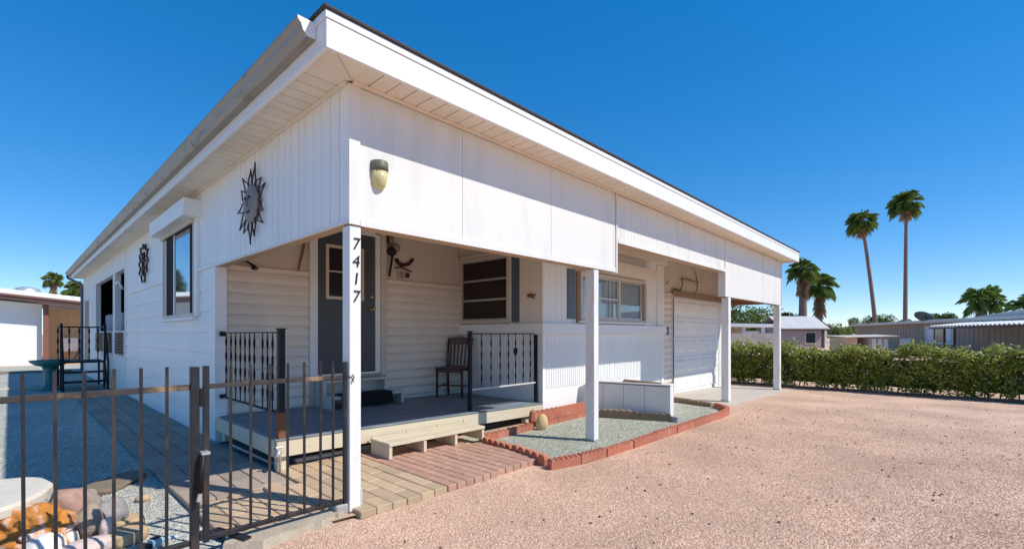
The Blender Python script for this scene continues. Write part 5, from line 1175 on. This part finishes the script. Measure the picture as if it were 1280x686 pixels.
for (X, Y, h_, rd, lb, mt_, sd_) in (
    (55.5, 15.8, 5.4, 3.2, 'broad dark green tree behind the white open carport', 'tree_leaf', 41),
    (61.0, 14.4, 5.2, 3.0, 'yellow-green tree between the white carport and the lilac cottage', 'tree_leaf_pale', 42),
    (68.0, 13.2, 4.9, 2.2, 'darker green tree rising behind the lilac cottage roof', 'tree_leaf', 40),
    (100.6, 11.8, 4.2, 2.8, 'pale green tree between the cottage gable and the taupe home', 'tree_leaf_pale', 43),
    (106.6, 9.8, 5.0, 2.7, 'bright green bushy tree behind the left end of the taupe roof', 'tree_leaf_pale', 44),
    (113.3, 8.2, 5.4, 2.8, 'dark green tree behind the leaning tall palm', 'tree_leaf', 45),
    (119.3, 6.4, 5.6, 3.0, 'rounded dark tree between the two tall palms', 'tree_leaf', 46),
    (115.0, 3.6, 4.8, 2.4, 'low dark tree beside the upright tall palm', 'tree_leaf', 47),
    (81.7, -1.8, 4.6, 1.9, 'green tree behind the satellite dish', 'tree_leaf', 48)):
    tree((X, Y, -0.13), h_, rd, lb, mt_, 2600, 0.16, sd_, group=None)
tree((-6.2, 40, 0), 7.4, 1.9, 'tall green tree behind the white neighbouring home', 'tree_leaf', 5000, 0.16, 51, squash=1.4)

def fan(mb, base, dirv, pet, rad, droop, r_, nseg=17, spread=1.75):
    d = dirv.normalized(); side = d.cross(Vector((0, 0, 1)))
    if side.length < .1: side = Vector((1, 0, 0))
    side.normalize(); nrm = side.cross(d)
    hub = base + d * pet + Vector((0, 0, -droop * pet * .25))
    mb.tube([base, base + d * pet * .55 + Vector((0, 0, -droop * pet * .06)), hub], 0.03 * rad, 4, False)
    d2 = (d + Vector((0, 0, -droop * .8))).normalized(); nrm = side.cross(d2)
    for i in range(nseg):
        a = -spread + 2 * spread * i / (nseg - 1) + r_.uniform(-.06, .06)
        q = d2 * math.cos(a) + side * math.sin(a); L_ = rad * (0.72 + 0.28 * math.cos(a * .8)) * r_.uniform(.85, 1.1)
        w = L_ * 0.034; t_ = q.cross(nrm).normalized() if q.cross(nrm).length > .01 else side
        mid = hub + q * L_ * .6 + nrm * 0.05 * L_; tip = hub + q * L_ + Vector((0, 0, -(.18 + droop * .5) * L_ * r_.uniform(.6, 1.3)))
        mb.add([hub, mid + t_ * w, tip, mid - t_ * w], [(0, 1, 2), (0, 2, 3)])
def palm(loc, lean, height, crown_r, label, seed, trunk_r=0.22, fronds=34, skirt=0, group=None, wind=(0, 0)):
    T = thing('palm_tree', label, 'palm', loc, 0.0, group, local=True); r_ = random.Random(seed)
    top = Vector((lean[0], lean[1], height))
    pts = [Vector((lean[0] * (t ** 1.3), lean[1] * (t ** 1.3), height * t)) for t in [i / 10 for i in range(11)]]
    MB().tube(pts, [trunk_r * (1.25 - .45 * i / 10) for i in range(11)], 10).build('trunk', 'trunk_palm', T, smooth=True)
    mb = MB()
    for i in range(fronds):
        az = i * 2.39996 + r_.uniform(-.4, .4); el = r_.uniform(-.6, 1.35)
        d = Vector((math.cos(az) * math.cos(el) + wind[0], math.sin(az) * math.cos(el) + wind[1], math.sin(el)))
        fan(mb, top, d, crown_r * r_.uniform(.38, .58), crown_r * r_.uniform(.42, .60), 0.25 + .35 * (el < 0.2) + .2 * r_.random(), r_)
    mb.build('crown', 'palm_leaf', T)
    mb = MB()
    for i in range(max(10, skirt)):
        az = r_.uniform(0, 6.283); el = r_.uniform(-1.5, -.9); dz_ = crown_r * r_.uniform(.15, .4 if skirt < 20 else 1.2)
        d = Vector((math.cos(az) * math.cos(el), math.sin(az) * math.cos(el), math.sin(el)))
        fan(mb, top - Vector((0, 0, dz_)), d, crown_r * r_.uniform(.2, .35), crown_r * r_.uniform(.35, .5), .5, r_, 9, .9)
    mb.build('dead_fronds', 'dead_frond', T)
    return T
wd = (-.28, .28)
palm((92.6, 5.8, -0.13), (-1.6, 1.7), 19.2, 2.4, 'tall slender palm with curved leaning trunk', 61, 0.26, 56, 9, 'palms beyond the hedge', wd)
palm((95.6, 2.5, -0.13), (0.1, -0.15), 22.2, 2.6, 'tallest palm with straight upright trunk', 62, 0.26, 56, 9, 'palms beyond the hedge', wd)
palm((67.3, 10.8, -0.13), (0, 0), 9.6, 2.0, 'short thick palm with shaggy brown skirt behind the cottage', 63, 0.45, 56, 60, 'palms beyond the hedge')
palm((70.9, 9.7, -0.13), (0, 0), 7.8, 2.3, 'lower green palm leaning against the shaggy palm behind the cottage', 64, 0.4, 56, 22, 'palms beyond the hedge')
palm((57.4, -5.1, -0.13), (0, 0), 4.5, 1.7, 'low broad fan palm behind the roof of the taupe home', 65, 0.35, 54, 26, 'palms beyond the hedge')
palm((57.5, -8.3, -0.13), (0, 0), 3.6, 2.0, 'low palm with long drooping fronds at the end of the taupe roof', 66, 0.35, 40, 6, 'palms beyond the hedge')
palm((3.2, 108, 0), (0, 0), 10.6, 1.6, 'palm with brown skirt beyond the white neighbouring home', 67, 0.3, 54, 24, 'palms beyond the white home')
palm((5.7, 105.6, 0), (0, 0), 8.8, 2.0, 'bushy green palm beside the eave beyond the white neighbouring home', 68, 0.3, 54, 8, 'palms beyond the white home')
